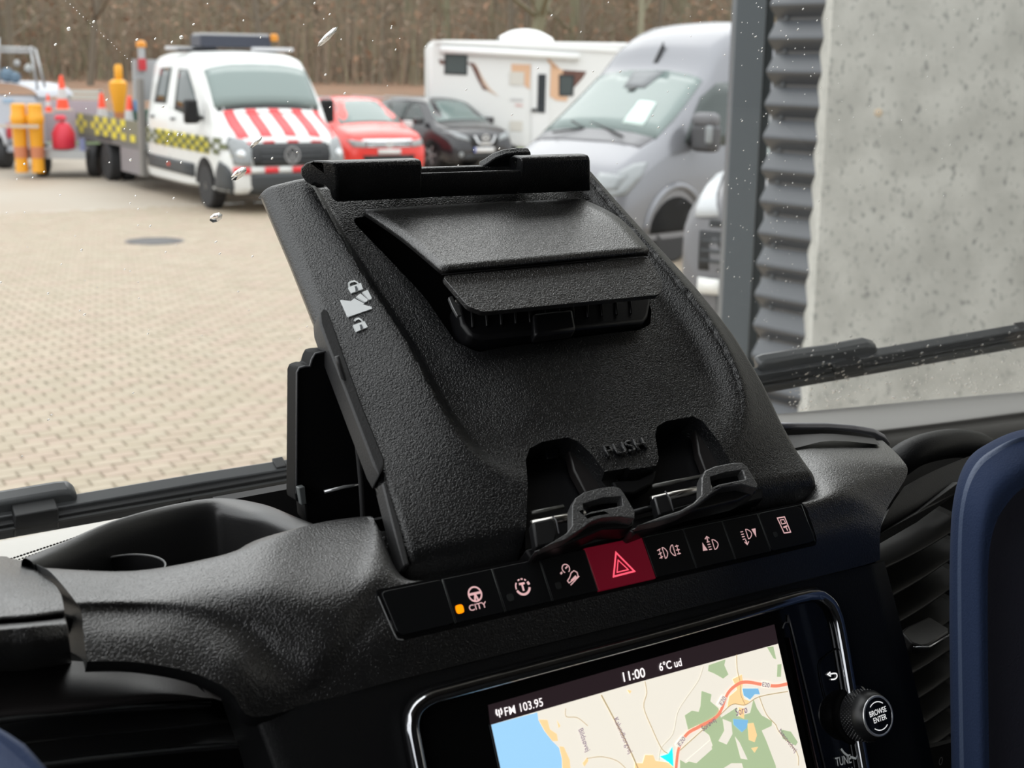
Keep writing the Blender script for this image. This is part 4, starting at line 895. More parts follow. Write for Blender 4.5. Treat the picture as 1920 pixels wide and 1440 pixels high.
# crease of the arch band handled by the second and third rows
cols.append([LP(-.022, -.015, -.037), LP(-.019, -.0119, -.0191), LP(-.0175, -.0065, -.0104), LP(-.014, -.001, -.0017), LP(-.008, .0075, .0056), LP(.003, .034, .0138), LP(.003, .052, .012)])
for x in (.010, .05, .10, .15, .20, .238):
    cols.append([LP(x, -.015, -.037), LP(x, -.0119, -.0191), LP(x, -.0065, -.0104), LP(x, -.001, -.0017), LP(x, .006, -.0045), LP(x, .018, -.0115), LP(x, .044, .0080)])
cols.append([LP(.262, -.015, -.037), LP(.263, -.0119, -.0191), LP(.264, -.0065, -.0104), LP(.265, -.001, -.0017), LP(.267, .010, .004), LP(.269, .032, .009), LP(.272, .075, .009)])
cols.append(Y([(1650, 1050, -.015), (1650, 1006, -.0119), (1655, 975, -.008), (1668, 945, -.001), (1701, 889, .010), (1690, 860, .024), (1655, 826, .07)]))
le = cols[0]; loft('cover_end', [le, [p+np.array([-.001, .03, -.006]) for p in le], [p+np.array([0, .07, -.02]) for p in le]], fascia_m, dash, 4, 2)
loft('upper_cover', [list(r) for r in zip(*cols)], dash_m, dash, 5, 6)
# lip under the arch
lip = [c[0] for c in cols[:6]]
loft('arch_lip', [lip, [p+np.array([0, .004, -.006]) for p in lip], [p+np.array([0.004, .022, -.009]) for p in lip], [p+np.array([0.004, .05, -.009]) for p in lip]], fascia_m, dash, 5, 2)
# right hand end of the cover
re = cols[-1]; loft('cover_end', [re, [p+np.array([.006, .03, -.012]) for p in re], [p+np.array([.006, .07, -.02]) for p in re]], fascia_m, dash, 4, 2)
# lower fascia around the display
lf = []
for x, o0 in ((470, .0), (478, .0), (575, 0), (900, 0), (1300, 0), (1650, 0)): pass
def Dp(x, y, n=0.0): return D.px(x, y, n)
vtop = D.uv(480, 1347)[1]; 
fx = [(-.0755, -.0655, -.006), (-.0745, -.064, -.002), (-.052, -.040, .0), (-.02, -.01, 0.0), (.12, .12, .0), (.268, .270, .0), (.2745, .2795, -.003), (.2755, .2805, -.008)]
rows = []
for v in (-.0405, -.10, -.20, -.30):
    rows.append([D.p(a+(b-a)*min(1, (-.0405-v)/.027)*(1 if v > -.15 else 1.5), v, n-.0008) for a, b, n in fx])
loft('lower_fascia', rows, fascia_m, dash, 3, 3)
a_, b_ = [r[0] for r in rows], [r[-1] for r in rows]
loft('fascia_side', [a_, [p+np.array([0, .05, .0]) for p in a_]], fascia_m, dash, 3, 1); loft('fascia_side', [b_, [p+np.array([0, .06, .0]) for p in b_]], fascia_m, dash, 3, 1)
seam = [D.p(x, -.0392, -.003) for x in np.linspace(-.078, .275, 12)]; tube('seam_gap', seam, .0012, deep_m, dash, 6)
# instrument hood pieces at the far left
XL = lambda r: [(-280, r[0][1]+24, r[0][2]-.012)]+list(r)
loft('hood_upper', [Y(XL(r)) for r in ([(-20, 1044, .10), (20, 1047, .095), (48, 1054, .09)], [(-20, 1075, .05), (40, 1078, .05), (90, 1084, .05)], [(-20, 1115, .02), (50, 1114, .02), (112, 1110, .025)], [(-20, 1150, .005), (60, 1144, .005), (119, 1136, .01)], [(-20, 1166, .004), (60, 1160, .004), (121, 1152, .009)], [(-20, 1170, .04), (60, 1165, .04), (121, 1158, .045)])], dash_m, dash, 4, 4)
loft('hood_lower', [Y(XL(r)) for r in ([(-20, 1160, .03), (60, 1158, .03), (116, 1152, .03)], [(-20, 1176, -.006), (60, 1169, -.006), (122, 1162, -.001)], [(-20, 1190, -.012), (60, 1184, -.012), (126, 1177, -.008)], [(-20, 1225, -.012), (60, 1220, -.012), (131, 1210, -.008)], [(-20, 1256, .002), (60, 1251, .002), (134, 1238, .006)], [(-20, 1262, .05), (60, 1256, .05), (134, 1243, .05)])], dash_m, dash, 4, 4)
prism('hood_bracket', [Y([(123, 1155, .02), (138, 1160, .02), (145, 1182, .02), (131, 1192, .02)])], (0, -1, 0), .004, M('bracket_grey', (.03, .03, .03), .5), dash)
prism('vent_backing', [Y([(-300, 1262, .06), (-30, 1240, .06), (520, 1240, .06), (640, 1480, .06), (640, 1700, .05), (-300, 1760, .04)])], (0, -1, 0), .01, deep_m, dash)
# left air vent under the arch
lv = thing('left_air_vent', Y3(250, 1380, .02), 'black air vent with glossy slats under the dashboard arch beside the blue strap', 'air vent')
loft('vent_surround', [Y(XL(r)) for r in ([(-30, 1238, .045), (150, 1240, .045), (320, 1262, .048), (460, 1330, .05)], [(-30, 1290, .02), (150, 1285, .024), (320, 1290, .03), (440, 1322, .042)], [(-30, 1340, .006), (150, 1322, .012), (300, 1305, .022), (400, 1309, .035)], [(-30, 1352, .010), (150, 1334, .016), (300, 1315, .026), (400, 1312, .038)])], M('vent_surround_plastic', (.045, .040, .040), .45, spec=.8, bump=.4, bscale=1000.0), lv, 4, 4)
vsl = M('glossy_slat', (.03, .031, .032), .22, spec=1.0)
def slat(par, L, R, back, m, nb=5, bow=0.0, thick=.0022, edge=None):
    if par.name.startswith('left'): L = (L[0]-260, L[1]+28, L[2]-.012)
    A, Bq = Y3(*L), Y3(*R); f = [A+(Bq-A)*t + np.array([0, 0, bow*math.sin(math.pi*t)]) for t in np.linspace(0, 1, nb)]
    if edge: tube('slat_edge', [p+np.array([0, -.0003, .0003]) for p in f], .0005, edge, par, 6)  # thin pale tube paints the shiny line along the slat front
    return loft('slat', [[p+np.array([0, .0015, -.003]) for p in f], f, [p+np.array([0, back*.4, .0035]) for p in f], [p+np.array([0, back, .004]) for p in f]], m, par, 3, 4, thick=thick)
slat(lv, (-30, 1364, .004), (395, 1318, .034), .035, vsl, bow=.003, edge=M('slat_edge_grey', (.13, .14, .14), .3, spec=.8)); slat(lv, (-30, 1398, .014), (430, 1350, .042), .03, vsl); slat(lv, (-30, 1462, .0), (530, 1390, .034), .04, vsl, bow=.003, edge=MATS['slat_edge_grey'])
prism('vent_lever', [Y([(505, 1396, .025), (509, 1396, .025), (516, 1440, .025), (512, 1440, .025)])], (0, -1, 0), .003, silver_m, lv)
# storage tray behind the crest
tray_m = M('tray_plastic', (.020, .0195, .020), .40, spec=.9, bump=.3, bscale=1200.0)
ro = [(40, 1056, .075), (120, 1021, .10), (205, 984, .12), (300, 957, .14), (385, 942, .15), (440, 941, .15), (500, 952, .14), (552, 973, .10), (604, 994, .055)]
ri = [(66, 1066, .068), (130, 1046, .09), (212, 1008, .112), (305, 977, .132), (388, 958, .142), (428, 960, .136), (480, 972, .12), (520, 988, .092), (560, 1008, .062)]
ro3, ri3 = Y(ro), Y(ri)
mid3 = [(a+b)/2+np.array([0, 0, .003]) for a, b in zip(ro3, ri3)]
out3 = [p+np.array([0, .006, -.02]) for p in ro3]
wl1 = [p+np.array([0, -.002, -.012]) for p in ri3]; wl2 = [p+np.array([0, -.006, -.05]) for p in ri3]
loft('storage_tray', [out3, ro3, mid3, ri3, wl1, wl2], tray_m, dash, 4, 4)
prism('tray_floor', [[p+np.array([0, 0, .001]) for p in wl2]+[LP(-.02, .05, -.045), LP(-.15, .05, -.045)]], (0, 0, 1), .004, tray_m, dash)
cc = Y3(238, 1066, .092)
cu = lathe('cup_holder', [(.0165, -.04), (.0165, -.001), (.0170, .0), (.0175, -.001), (.0175, -.04)], cc, (0, 0, 1), deep_m, dash, 36); tube('cup_rim', [cc+np.array([.0170*math.cos(a), .0170*math.sin(a), .0004]) for a in np.linspace(0, 2*math.pi, 37)[:-1]], .0006, M('cup_rim_grey', (.12, .12, .12), .4), dash, 6, True)
# compartment well under the raised holder, and black ledge below the glass
prism('compartment_well', [[LP(-.02, .05, -.05), LP(.25, .05, -.05), LP(.25, .26, -.05), LP(-.02, .26, -.05)]], (0, 0, 1), .005, deep_m, dash)
prism('well_wall', [[LP(-.035, .05, .012), LP(.262, .05, .010), LP(.262, .05, -.05), LP(-.035, .05, -.05)]], (0, -1, 0), .003, deep_m, dash)
prism('well_back', [Y([(410, 941, .22), (556, 914, .22), (800, 870, .22), (1450, 770, .22), (1450, 1000, .22), (420, 1000, .22)])], (0, -1, 0), .01, M('well_back_black', (.008, .0075, .008), .7), dash)
# passenger side top and front
pr = [Y(r) for r in ([(1420, 779, .40), (1560, 767, .40), (1740, 750, .40), (1980, 729, .40)], [(1420, 797, .28), (1560, 787, .28), (1740, 772, .28), (1980, 744, .28)], [(1430, 818, .165), (1570, 808, .165), (1740, 790, .165), (1980, 758, .165)], [(1440, 832, .150), (1590, 824, .150), (1745, 806, .150), (1980, 776, .150)], [(1450, 880, .142), (1640, 862, .142), (1750, 845, .142), (1980, 806, .142)], [(1450, 960, .14), (1650, 930, .14), (1760, 905, .14), (1980, 860, .14)])]
loft('passenger_top', pr, M('passenger_top_plastic', (.20, .195, .185), .6, spec=.6, bump=.2, bscale=900.0), dash, 4, 5)  # base grey raised so the colour carries the grazing sheen
gh = Y([(1684, 868, .10), (1710, 850, .098), (1745, 838, .100), (1790, 831, .108), (1830, 836, .118), (1856, 850, .135)])
tube('grab_handle', cr(gh, 4), [.010]*3+[.010]*16+[.006]*2 if len(cr(gh, 4)) == 21 else .010, fascia_m, dash, 14)
loft('passenger_fascia', [Y(r) for r in ([(1696, 912, .050), (1740, 888, .06), (1800, 862, .075), (1870, 838, .09), (1980, 812, .11)], [(1670, 950, .036), (1730, 915, .052), (1800, 885, .068), (1870, 862, .085), (1980, 838, .105)], [(1648, 996, .028), (1720, 955, .044), (1790, 912, .06), (1870, 880, .08), (1980, 860, .10)], [(1648, 1004, .045), (1720, 965, .06), (1790, 922, .075), (1870, 890, .09), (1980, 870, .11)])], M('passenger_fascia_plastic', (.009, .0095, .0105), .5, spec=.4, bump=.3, bscale=900.0), dash, 4, 4)
tube('trim_strip', [Y3(x, y, .078) for x, y in ((1440, 800), (1490, 800), (1550, 800), (1600, 804), (1635, 810), (1653, 820), (1662, 834))], .0024, trim_m, dash, 10)
loft('trim_base', [[Y3(x, y, .074) for x, y in ((1440, 806), (1490, 806), (1550, 806), (1600, 810), (1640, 820), (1660, 838))], [Y3(x, y, .072) for x, y in ((1440, 818), (1490, 817), (1550, 815), (1600, 816), (1640, 824), (1660, 840))]], deep_m, dash, 3, 1)
loft('rear_pad', [[Y3(x, y, .072) for x, y in ((1440, 817), (1500, 815), (1560, 813), (1640, 822))], [Y3(x, y, .05) for x, y in ((1440, 850), (1500, 838), (1560, 826), (1650, 834))]], dash_soft, dash, 3, 2)
# right air vent
rv = thing('right_air_vent', Y3(1710, 1200, .03), 'tall black air vent with curved slats between the display and the blue seat', 'air vent')
prism('vent_backing', [Y([(1645, 990, .10), (1720, 940, .11), (1980, 820, .13), (1980, 1480, .11), (1650, 1480, .09)])], (0, -1, 0), .01, deep_m, rv)
prism('top_rim', [[Y3(1649, 1001, .026), Y3(1720, 960, .040), Y3(1800, 903, .055), Y3(1800, 921, .055), Y3(1720, 979, .040), Y3(1649, 1020, .026)]], (0, -1, .3), .02, fascia_m, rv, bev=.001)
vs2 = M('vent_slat_plastic', (.0045, .0044, .0043), .5, spec=.35)
for i, (yl, yr) in enumerate([(1068, 988), (1126, 1036), (1181, 1090), (1234, 1150), (1286, 1204), (1338, 1256), (1390, 1308), (1440, 1362), (1490, 1416)]):
    slat(rv, (1644+i*4, yl, .030), (1810, yr-12, .060), .045, vs2, bow=-.002, thick=.003)
kb = [Y3(x, y, yy) for x, y, yy in ((1690, 1183, .012), (1700, 1174, .018), (1742, 1155, .03), (1779, 1178, .012), (1779, 1186, .005), (1745, 1208, -.004), (1730, 1212, -.004), (1712, 1206, .0))]
nn_ = np.array([-.1, -.45, .9]); nn_ /= np.linalg.norm(nn_)
prism('vent_tab', [kb], nn_, .008, M('tab_plastic', (.022, .021, .021), .45), rv, bev=.0015)
tube('tab_chrome', [Y3(1713, 1213, -.003), Y3(1742, 1213, -.006), Y3(1782, 1190, .002)], .0006, chrome_l, rv, 6)
prism('symbol_plate', [Y([(1722, 1408, .022), (1800, 1388, .028), (1800, 1470, .028), (1722, 1470, .022)])], (0, -1, 0), .004, fascia_m, rv)
oc = Y3(1764, 1427, .018)
ribbons('round_symbol', [([oc+np.array([.0014*math.cos(a)*1.0, 0, .0025*math.sin(a)]) for a in np.linspace(0, 2*math.pi, 21)[:-1]], .0006, True)], (0, -1, 0), M('grey_symbol', (.45, .45, .45), .5), rv)

# ---- row of buttons on the console
BX = [-.0143, .0154, .0407, .0659, .0913, .1249, .1497, .1744, .1978, .2282]
V0, V1 = -.0226, -.0022
rowt = thing('button_panel', B.p(.107, -.012), 'long black switch panel frame holding the row of console buttons', 'switch panel')
fr_ = [B.p(u, v, .0006) for u, v in ((-.0157, V1+.0012), (.2298, V1+.0012), (.2318, V1-.003), (.2318, V0+.002), (.2296, V0-.0016), (-.0100, V0-.0016), (-.0126, V0+.001), (-.0160, V1-.002))]
prism('recess', [rounded(fr_, .2, 3)], B.n, .003, deep_m, rowt)
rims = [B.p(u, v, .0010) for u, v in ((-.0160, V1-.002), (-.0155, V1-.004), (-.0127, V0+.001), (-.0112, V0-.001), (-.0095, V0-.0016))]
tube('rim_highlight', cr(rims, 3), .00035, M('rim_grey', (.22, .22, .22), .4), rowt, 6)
ics = []
names = ['plain unlit black console button at the left end of the row', 'black console button with steering wheel symbol reading CITY and amber light', 'black console button with a circled T symbol', 'black console button with a downhill car symbol', 'red hazard warning button with glowing triangle in the console row', 'black console button with paired fog lamp symbols', 'black console button with headlamp and rising arrow symbol', 'black console button with headlamp and lowering arrow symbol', 'black console button with upright door symbol at the right end']
BT = []
for i in range(9):
    a, b = BX[i]+.00025, BX[i+1]-.00025; v0, v1 = V0+.0003, V1-.0002
    if i == 0: L = [(a-.0006, v1), (b-.0001, v1), (b+.0007, v0), (a+.0045, v0), (a+.0022, v0+.002)]
    elif i == 8: L = [(a-.0001, v1), (b-.004, v1), (b-.0012, v1-.0022), (b+.0016, v0+.0035), (b+.0002, v0+.0004), (b-.002, v0), (a+.0008, v0)]
    elif i == 4: L = [(a-.0002, v1+.0006), (b-.0002, v1+.0006), (b+.0008, v0-.0004), (a+.0008, v0-.0004)]
    else: L = [(a-.0001, v1), (b-.0001, v1), (b+.0007, v0), (a+.0008, v0)]
    pts = [B.p(u, v, .0022) for u, v in L]
    if i in (0, 8): pts = rounded(pts, .12, 3)
    t = thing('console_button', B.p((a+b)/2, (v0+v1)/2, .001), names[i], 'button', 'row of console buttons'); BT.append(t)
    k = prism('key', [pts], B.n, .0024, haz_m if i == 4 else btn_m, t, bev=.00025)
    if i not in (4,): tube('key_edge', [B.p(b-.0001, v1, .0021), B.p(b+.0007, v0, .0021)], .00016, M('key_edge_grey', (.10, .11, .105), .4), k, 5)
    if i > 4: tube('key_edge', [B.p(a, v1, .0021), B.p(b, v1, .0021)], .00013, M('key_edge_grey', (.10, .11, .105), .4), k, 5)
NO = .0024
Bp = lambda x, y: B.px(x, y, NO)
def bpts(L): return [Bp(*q) for q in L]
def ring(x, y, r, a0=0, a1=360, n=28, ry=None):
    c = Bp(x, y); return [c + B.u*r*math.cos(math.radians(a)) + B.v*(ry or r)*math.sin(math.radians(a)) for a in np.linspace(a0, a1, n)]
def ico(k, strokes, fills=(), mat=icon_m, name='symbol'):
    if strokes: ribbons(name, strokes, B.n, mat, BT[k])
    for f in fills: prism(name, [f], B.n, .00005, mat, BT[k])
W1 = .00045
def led(k, x, y, m, r=.0019):
    c = Bp(x, y); prism('indicator', [rounded([c+B.u*a*r+B.v*b*r for a, b in ((-1, -1), (1, -1), (1, 1), (-1, 1))], .35, 3)], B.n, .0002, m, BT[k], off=.0001)
c = Bp(890.7, 1114); r = .0032
ico(1, [(ring(890.7, 1114, r)[:-1], .00075, True), ([c-B.u*r+B.v*.0003, c+B.u*r+B.v*.0003], .0011, False), ([c, c-B.u*.0009-B.v*r*.95], .0009, False), ([c, c+B.u*.0009-B.v*r*.95], .0009, False)])
text('lettering', 'CITY', Bp(881, 1146), Bp(914, 1138), B.n, icon_m, BT[1], height=.0026, bold=.012)
led(1, 862, 1142, amber_m); dl = M('unlit_indicator', (.03, .032, .032), .4); led(2, 957, 1120, dl, .0017); led(3, 1047, 1098, dl, .0016); led(8, 1454, 1002, dl, .0013)
c = Bp(980, 1100); r = .0035
ico(2, [(ring(980, 1100, r, 200, 345), .0011, False), (ring(980, 1100, r, 140, 190, 8), .0007, False), (ring(980, 1100, r, 100, 118, 4), .0007, False), (ring(980, 1100, r, 72, 90, 4), .0007, False), (ring(980, 1100, r, 45, 60, 4), .0007, False), (ring(980, 1100, r, 5, 30, 5), .0012, False),
        ([c-B.u*.0015+B.v*.0014, c+B.u*.0015+B.v*.0014], .0010, False), ([c+B.v*.0016, c-B.v*.0019], .0010, False)])
ico(3, [(ring(1061, 1066, .0020, -60, 240, 16), .0005, False), ([Bp(1054, 1073), Bp(1051, 1076)], .0009, False), ([Bp(1060, 1066), Bp(1064, 1062)], .0007, False),
        (bpts([(1067, 1093), (1064, 1089), (1068, 1083), (1071, 1074), (1076, 1070), (1082, 1073), (1084, 1081)]), .00050, True), (bpts([(1070, 1097), (1086, 1080)]), .00055, False), (bpts([(1071, 1089), (1080, 1080)]), .0009, False)])
ico(4, [(bpts([(1155, 1036), (1189.5, 1071), (1150.5, 1081)]), .00080, True), (bpts([(1159, 1050), (1178, 1068), (1157, 1073)]), .00050, True)], mat=hazl_m, name='warning_triangle')
def dlamp(x, y, w, h, flip=1):
    c = Bp(x, y); pts = [c+B.u*flip*(-w*.4)+B.v*h, c+B.u*flip*(w*.1)+B.v*h*.95, c+B.u*flip*(w*.75)+B.v*h*.5, c+B.u*flip*w+B.v*0, c+B.u*flip*(w*.75)-B.v*h*.5, c+B.u*flip*(w*.1)-B.v*h*.95, c+B.u*flip*(-w*.4)-B.v*h]
    return (cr(pts, 3, False), .00045, True)
def bars(x, y, w, h, n, sl=0.0):
    c = Bp(x, y); return [([c-B.u*w+B.v*(h*(2*i/(n-1)-1)), c+B.u*w+B.v*(h*(2*i/(n-1)-1)+sl)], .00045, False) for i in range(n)]
def vbar(x, y, h): c = Bp(x, y); return ([c-B.v*h, c+B.v*h*.3, c+B.v*h], .00040, False)
ico(5, [dlamp(1246.5, 1036.5, .0016, .0026, 1), dlamp(1262, 1032, .0016, .0026, -1)] + bars(1238, 1039, .0011, .0019, 3, .0006) + bars(1271, 1031, .0011, .0019, 3) + [vbar(1238.5, 1038.5, .0024), vbar(1271, 1030.5, .0024)])
ico(6, [dlamp(1340, 1020.5, .0021, .0024, 1)] + bars(1330, 1023, .0009, .0019, 4) + [(bpts([(1327, 1015), (1325.5, 1008)]), .0007, False), (bpts([(1322, 1011), (1325, 1006), (1330, 1009)]), .0005, False)], [bpts([(1317, 1017), (1327, 1031.5), (1318.5, 1033)])])
ico(7, [dlamp(1403, 1001, .0021, .0024, 1)] + bars(1393, 1004, .0009, .0019, 4) + [(bpts([(1398, 1012), (1400.5, 1019)]), .0007, False), (bpts([(1396, 1016), (1401, 1021), (1404, 1015)]), .0005, False)], [bpts([(1409, 992), (1416.5, 990.5), (1418, 1007)])])
ico(8, [(bpts([(1457.5, 971.5), (1471, 969), (1482.5, 997.5), (1470.5, 999.5)]), .00060, True), (bpts([(1463, 975), (1469.5, 974), (1473, 981), (1466, 982.5)]), .00045, True), (bpts([(1469, 989), (1476, 986)]), .0008, False), (bpts([(1473, 987), (1477, 995)]), .0006, False)])

# ---- display unit
dp = thing('display_unit', D.p(.1125, -.12), 'glossy black touch display with road map inside a chrome rounded frame', 'display')
bez = [(1622, 1460), (1600, 1330), (1578, 1200), (1566, 1150), (1548, 1124), (1515, 1117), (1400, 1148), (1250, 1190), (1050, 1243), (850, 1296), (805, 1310), (780, 1330), (772, 1360), (778, 1400), (790, 1460)]
bz = cr([D.px(x, y, .003) for x, y in bez], 4)
prism('glossy_panel', [[D.px(x, y, .0015) for x, y in bez] + [D.p(.02, -.16, .0015)]], D.n, .004, gloss_m, dp)
tube('chrome_frame', bz, .0034, chrome_m, dp, 12); tube('frame_groove', [p+D.v*.0012-D.n*.002 for p in bz], .0032, deep_m, dp, 8)
fs = [D.px(x, y, .0022) for x, y in ((1468, 1178), (1472, 1168), (1478, 1168), (1484, 1176), (1552, 1460))]
tube('screen_edge', cr(fs, 3), .0004, edge_m, dp, 6)
scr_o = .0024
def Sp(x, y, k=0): return D.px(x, y, scr_o+k*.00006)
def em_(name, col, s=1.0): return M(name, col, emit=s*.55, rough=.3)
hdr = em_('screen_header_dark', (.016, .010, .012), 1.0); mapb = em_('map_land', (.66, .62, .54), 1.0); sea = em_('map_sea', (.28, .52, .74), .95); forest = em_('map_forest', (.40, .50, .30), .80); town = em_('map_town', (.86, .60, .30), .85)
mw = em_('motorway', (.80, .24, .15), .85); rd2 = em_('minor_road', (.42, .33, .18), .8); rd3 = em_('thin_road', (.45, .42, .33), .8); wht = em_('screen_text_white', (.92, .86, .86), 1.0); txt = em_('map_label', (.20, .13, .20), .7); lake = em_('map_lake', (.20, .45, .68), .85); cyan = em_('position_cyan', (.02, .72, .80), 1.0)
scr = prism('screen', [[Sp(*q, 0) for q in ((917, 1322), (1140, 1258), (1452, 1171), (1459, 1206), (1523, 1490), (950, 1490), (921, 1358))]], D.n, .001, hdr, dp)
mp_ = prism('map_background', [[Sp(*q, 1) for q in ((921, 1359), (1190, 1281), (1459, 1207), (1522, 1484), (948, 1484))]], D.n, .00005, mapb, scr)
def mpoly(name, L, m, k=2): return prism(name, [[Sp(x, y, k) for x, y in L]], D.n, .00003, m, scr)
Z1 = lambda x, y: (740+x/4.571, 1140+y/4.571); Z2 = lambda x, y: (1100+x/4.571, 1140+y/4.571)
mpoly('sea', [(921, 1359), Z1(1222, 895), Z1(1232, 960), Z1(1280, 1050), Z1(1350, 1140), Z1(1410, 1200), Z1(1432, 1290), (1054, 1450), (1058, 1484), (948, 1484)], sea)
for L in ([(1232, 955), (1310, 960), (1330, 1040), (1390, 1080), (1400, 1140), (1350, 1140), (1290, 1060)], [(1410, 1185), (1450, 1190), (1500, 1300), (1510, 1420), (1440, 1420), (1435, 1290)], [(1610, 1330), (1650, 1280), (1660, 1310), (1625, 1360)], [(1390, 960), (1420, 1010), (1405, 1030)]): mpoly('town', [Z1(*q) for q in L], town)
for L in ([(1045, 490), (1190, 440), (1180, 490), (1215, 570), (1170, 605), (1090, 560), (1040, 540)], [(1545, 335), (1600, 330), (1625, 440), (1600, 430)], [(1635, 485), (1670, 480), (1665, 590), (1630, 590)], [(985, 710), (1070, 740), (1060, 800), (1130, 860), (1150, 940), (1290, 850), (1290, 930), (1400, 900), (1430, 780), (1460, 860), (1500, 920), (1590, 970), (1585, 1010), (1500, 1050), (1540, 1140), (1620, 1350), (1640, 1500), (1380, 1500), (1330, 1330), (1240, 1330), (1130, 1400), (1000, 1500), (800, 1500), (800, 1300), (850, 1330), (1000, 1240), (1080, 1180), (1050, 1090), (1000, 1050), (960, 1000), (870, 1045), (840, 920), (900, 880), (960, 890), (975, 840)], [(1660, 1040), (1750, 1060), (1810, 1150), (1790, 1180), (1680, 1120)]): mpoly('forest', [Z2(*q) for q in L], forest)
for L in ([(1165, 950), (1240, 980), (1250, 1080), (1200, 1170), (1130, 1140), (1180, 1050)], [(1270, 1100), (1310, 1150), (1380, 1300), (1320, 1290)], [(850, 1310), (980, 1200), (1060, 1130), (1075, 1210), (940, 1330)]): mpoly('clearing', [Z2(*q) for q in L], mapb, 3)
for L in ([(1250, 610), (1330, 570), (1340, 640), (1330, 700), (1350, 780), (1400, 800), (1350, 840), (1260, 820), (1205, 850), (1220, 760), (1290, 700)], [(1380, 990), (1430, 985), (1460, 1090), (1440, 1150), (1390, 1130)], [(1300, 850), (1350, 860), (1350, 950), (1310, 930)], [(415, 1330), (480, 1330), (500, 1260), (570, 1260), (590, 1310), (740, 1330), (760, 1500), (400, 1500)], [(345, 700), (385, 710), (370, 735)], [(1410, 1200), (1470, 1190), (1440, 1240)]): mpoly('town', [Z2(*q) for q in L], town, 4)
for L in ([(1335, 690), (1470, 690), (1485, 740), (1440, 740), (1400, 785), (1345, 750)], [(1255, 950), (1385, 960), (1370, 1030), (1330, 1065), (1260, 1000)]): mpoly('lake', [Z2(*q) for q in L], lake, 5)
def road(name, L, w, m, k): ribbons(name, [(cr([Sp(*Z2(*q), k) for q in L], 4), w, False)], D.n, m, scr)
road('minor_road', [(1285, 400), (1290, 520), (1315, 640), (1320, 740), (1360, 830)], .00045, rd2, 6); road('minor_road', [(1725, 715), (1480, 760), (1360, 830), (1250, 825), (1150, 910), (1000, 1040), (800, 1220)], .00045, rd2, 6)
road('minor_road', [(1480, 760), (1540, 910), (1620, 1000), (1650, 1060), (1800, 1235), (1815, 1350)], .00045, rd2, 6); road('minor_road', [(125, 745), (230, 940), (320, 1110), (400, 1280), (450, 1400)], .0007, rd2, 6)
road('minor_road', [(500, 630), (515, 730), (490, 850), (560, 1030), (640, 1200), (700, 1250)], .0004, rd2, 6); road('thin_road', [(1000, 500), (960, 620), (850, 780), (780, 900), (740, 1080), (640, 1200), (620, 1310)], .0003, rd3, 6)
road('thin_road', [(0, 1290), (130, 1275), (260, 1310), (340, 1380)], .0003, rd2, 6); road('thin_road', [(-180, 860), (-175, 930), (-80, 940), (10, 1010)], .0003, rd2, 6)
road('motorway', [(1720, 650), (1620, 668), (1500, 655), (1380, 635), (1300, 650), (1210, 730), (1150, 880), (1090, 950), (960, 1020), (860, 1080), (790, 1200), (765, 1380)], .0016, mw, 7)
def lab(s, a, b, h, m=txt, k=9, bold=0.004): text('lettering', s, Sp(*a, k), Sp(*b, k), D.n, m, scr, height=h, bold=bold)
for a, b in ((Z2(1505, 672), Z2(1566, 682)), (Z2(1160, 838), Z2(1195, 775)), (Z2(800, 1188), Z2(848, 1125))):
    c = (np.array(a)+np.array(b))/2; dd = (np.array(b)-np.array(a))*.62; nx = np.array([dd[1], -dd[0]])/np.linalg.norm(dd)*5
    mpoly('road_plate', [c-dd+(-nx*.1), c+dd+(-nx*.1), c+dd+nx*1.9, c-dd+nx*1.9], mapb, 8); lab('E20', a, b, .0021)
lab('Sorø', Z2(1282, 925), Z2(1380, 895), .0036); lab('Sorøvej', Z2(1000, 1058), Z2(1110, 968), .0026); lab('Næstvedvej', Z2(1645, 1060), Z2(1785, 1240), .0023); lab('Kalundborgvej', Z2(232, 955), Z2(362, 1250), .0026); lab('Bildsøvej', Z1(1575, 1045), Z1(1640, 1235), .0026)
lab('FM 103.95', Z1(950, 925), Z1(1275, 838), .0036, wht, bold=.003); lab('11:00', Z2(320, 632), Z2(506, 588), .0042, wht, bold=.01); lab('6°C ud', Z2(628, 540), Z2(818, 494), .0036, wht, bold=.01)
c = Sp(*Z1(895, 895), 9)
ribbons('radio_mast_symbol', [([c-D.v*.0022, c+D.v*.0006], .0006, False), ([c+D.u*(-.0011)+D.v*.0016, c+D.u*(-.0014)+D.v*0, c+D.u*(-.0009)-D.v*.0012], .0007, False), ([c+D.u*(.0011)+D.v*.0016, c+D.u*(.0014)+D.v*0, c+D.u*(.0009)-D.v*.0012], .0007, False), ([c-D.u*.0004+D.v*.0008, c+D.u*.0004+D.v*.0008], .0008, False)], D.n, wht, scr)
mpoly('position_arrow', [Z2(735, 1190), Z2(745, 1362), Z2(700, 1320), Z2(628, 1272), Z2(700, 1250)], cyan, 10)
wa_ = [D.px(x, y, .0026) for x, y in ((1470, 1196), (1528, 1460))]; wb2 = [p+D.n*.0042 for p in wa_]
mesh_obj('screen_recess_wall', [wa_[0], wa_[1], wb2[1], wb2[0]], [(0, 1, 2, 3)], M('recess_mirror_black', (.45, .45, .45), .06, metal=1.0), dp)
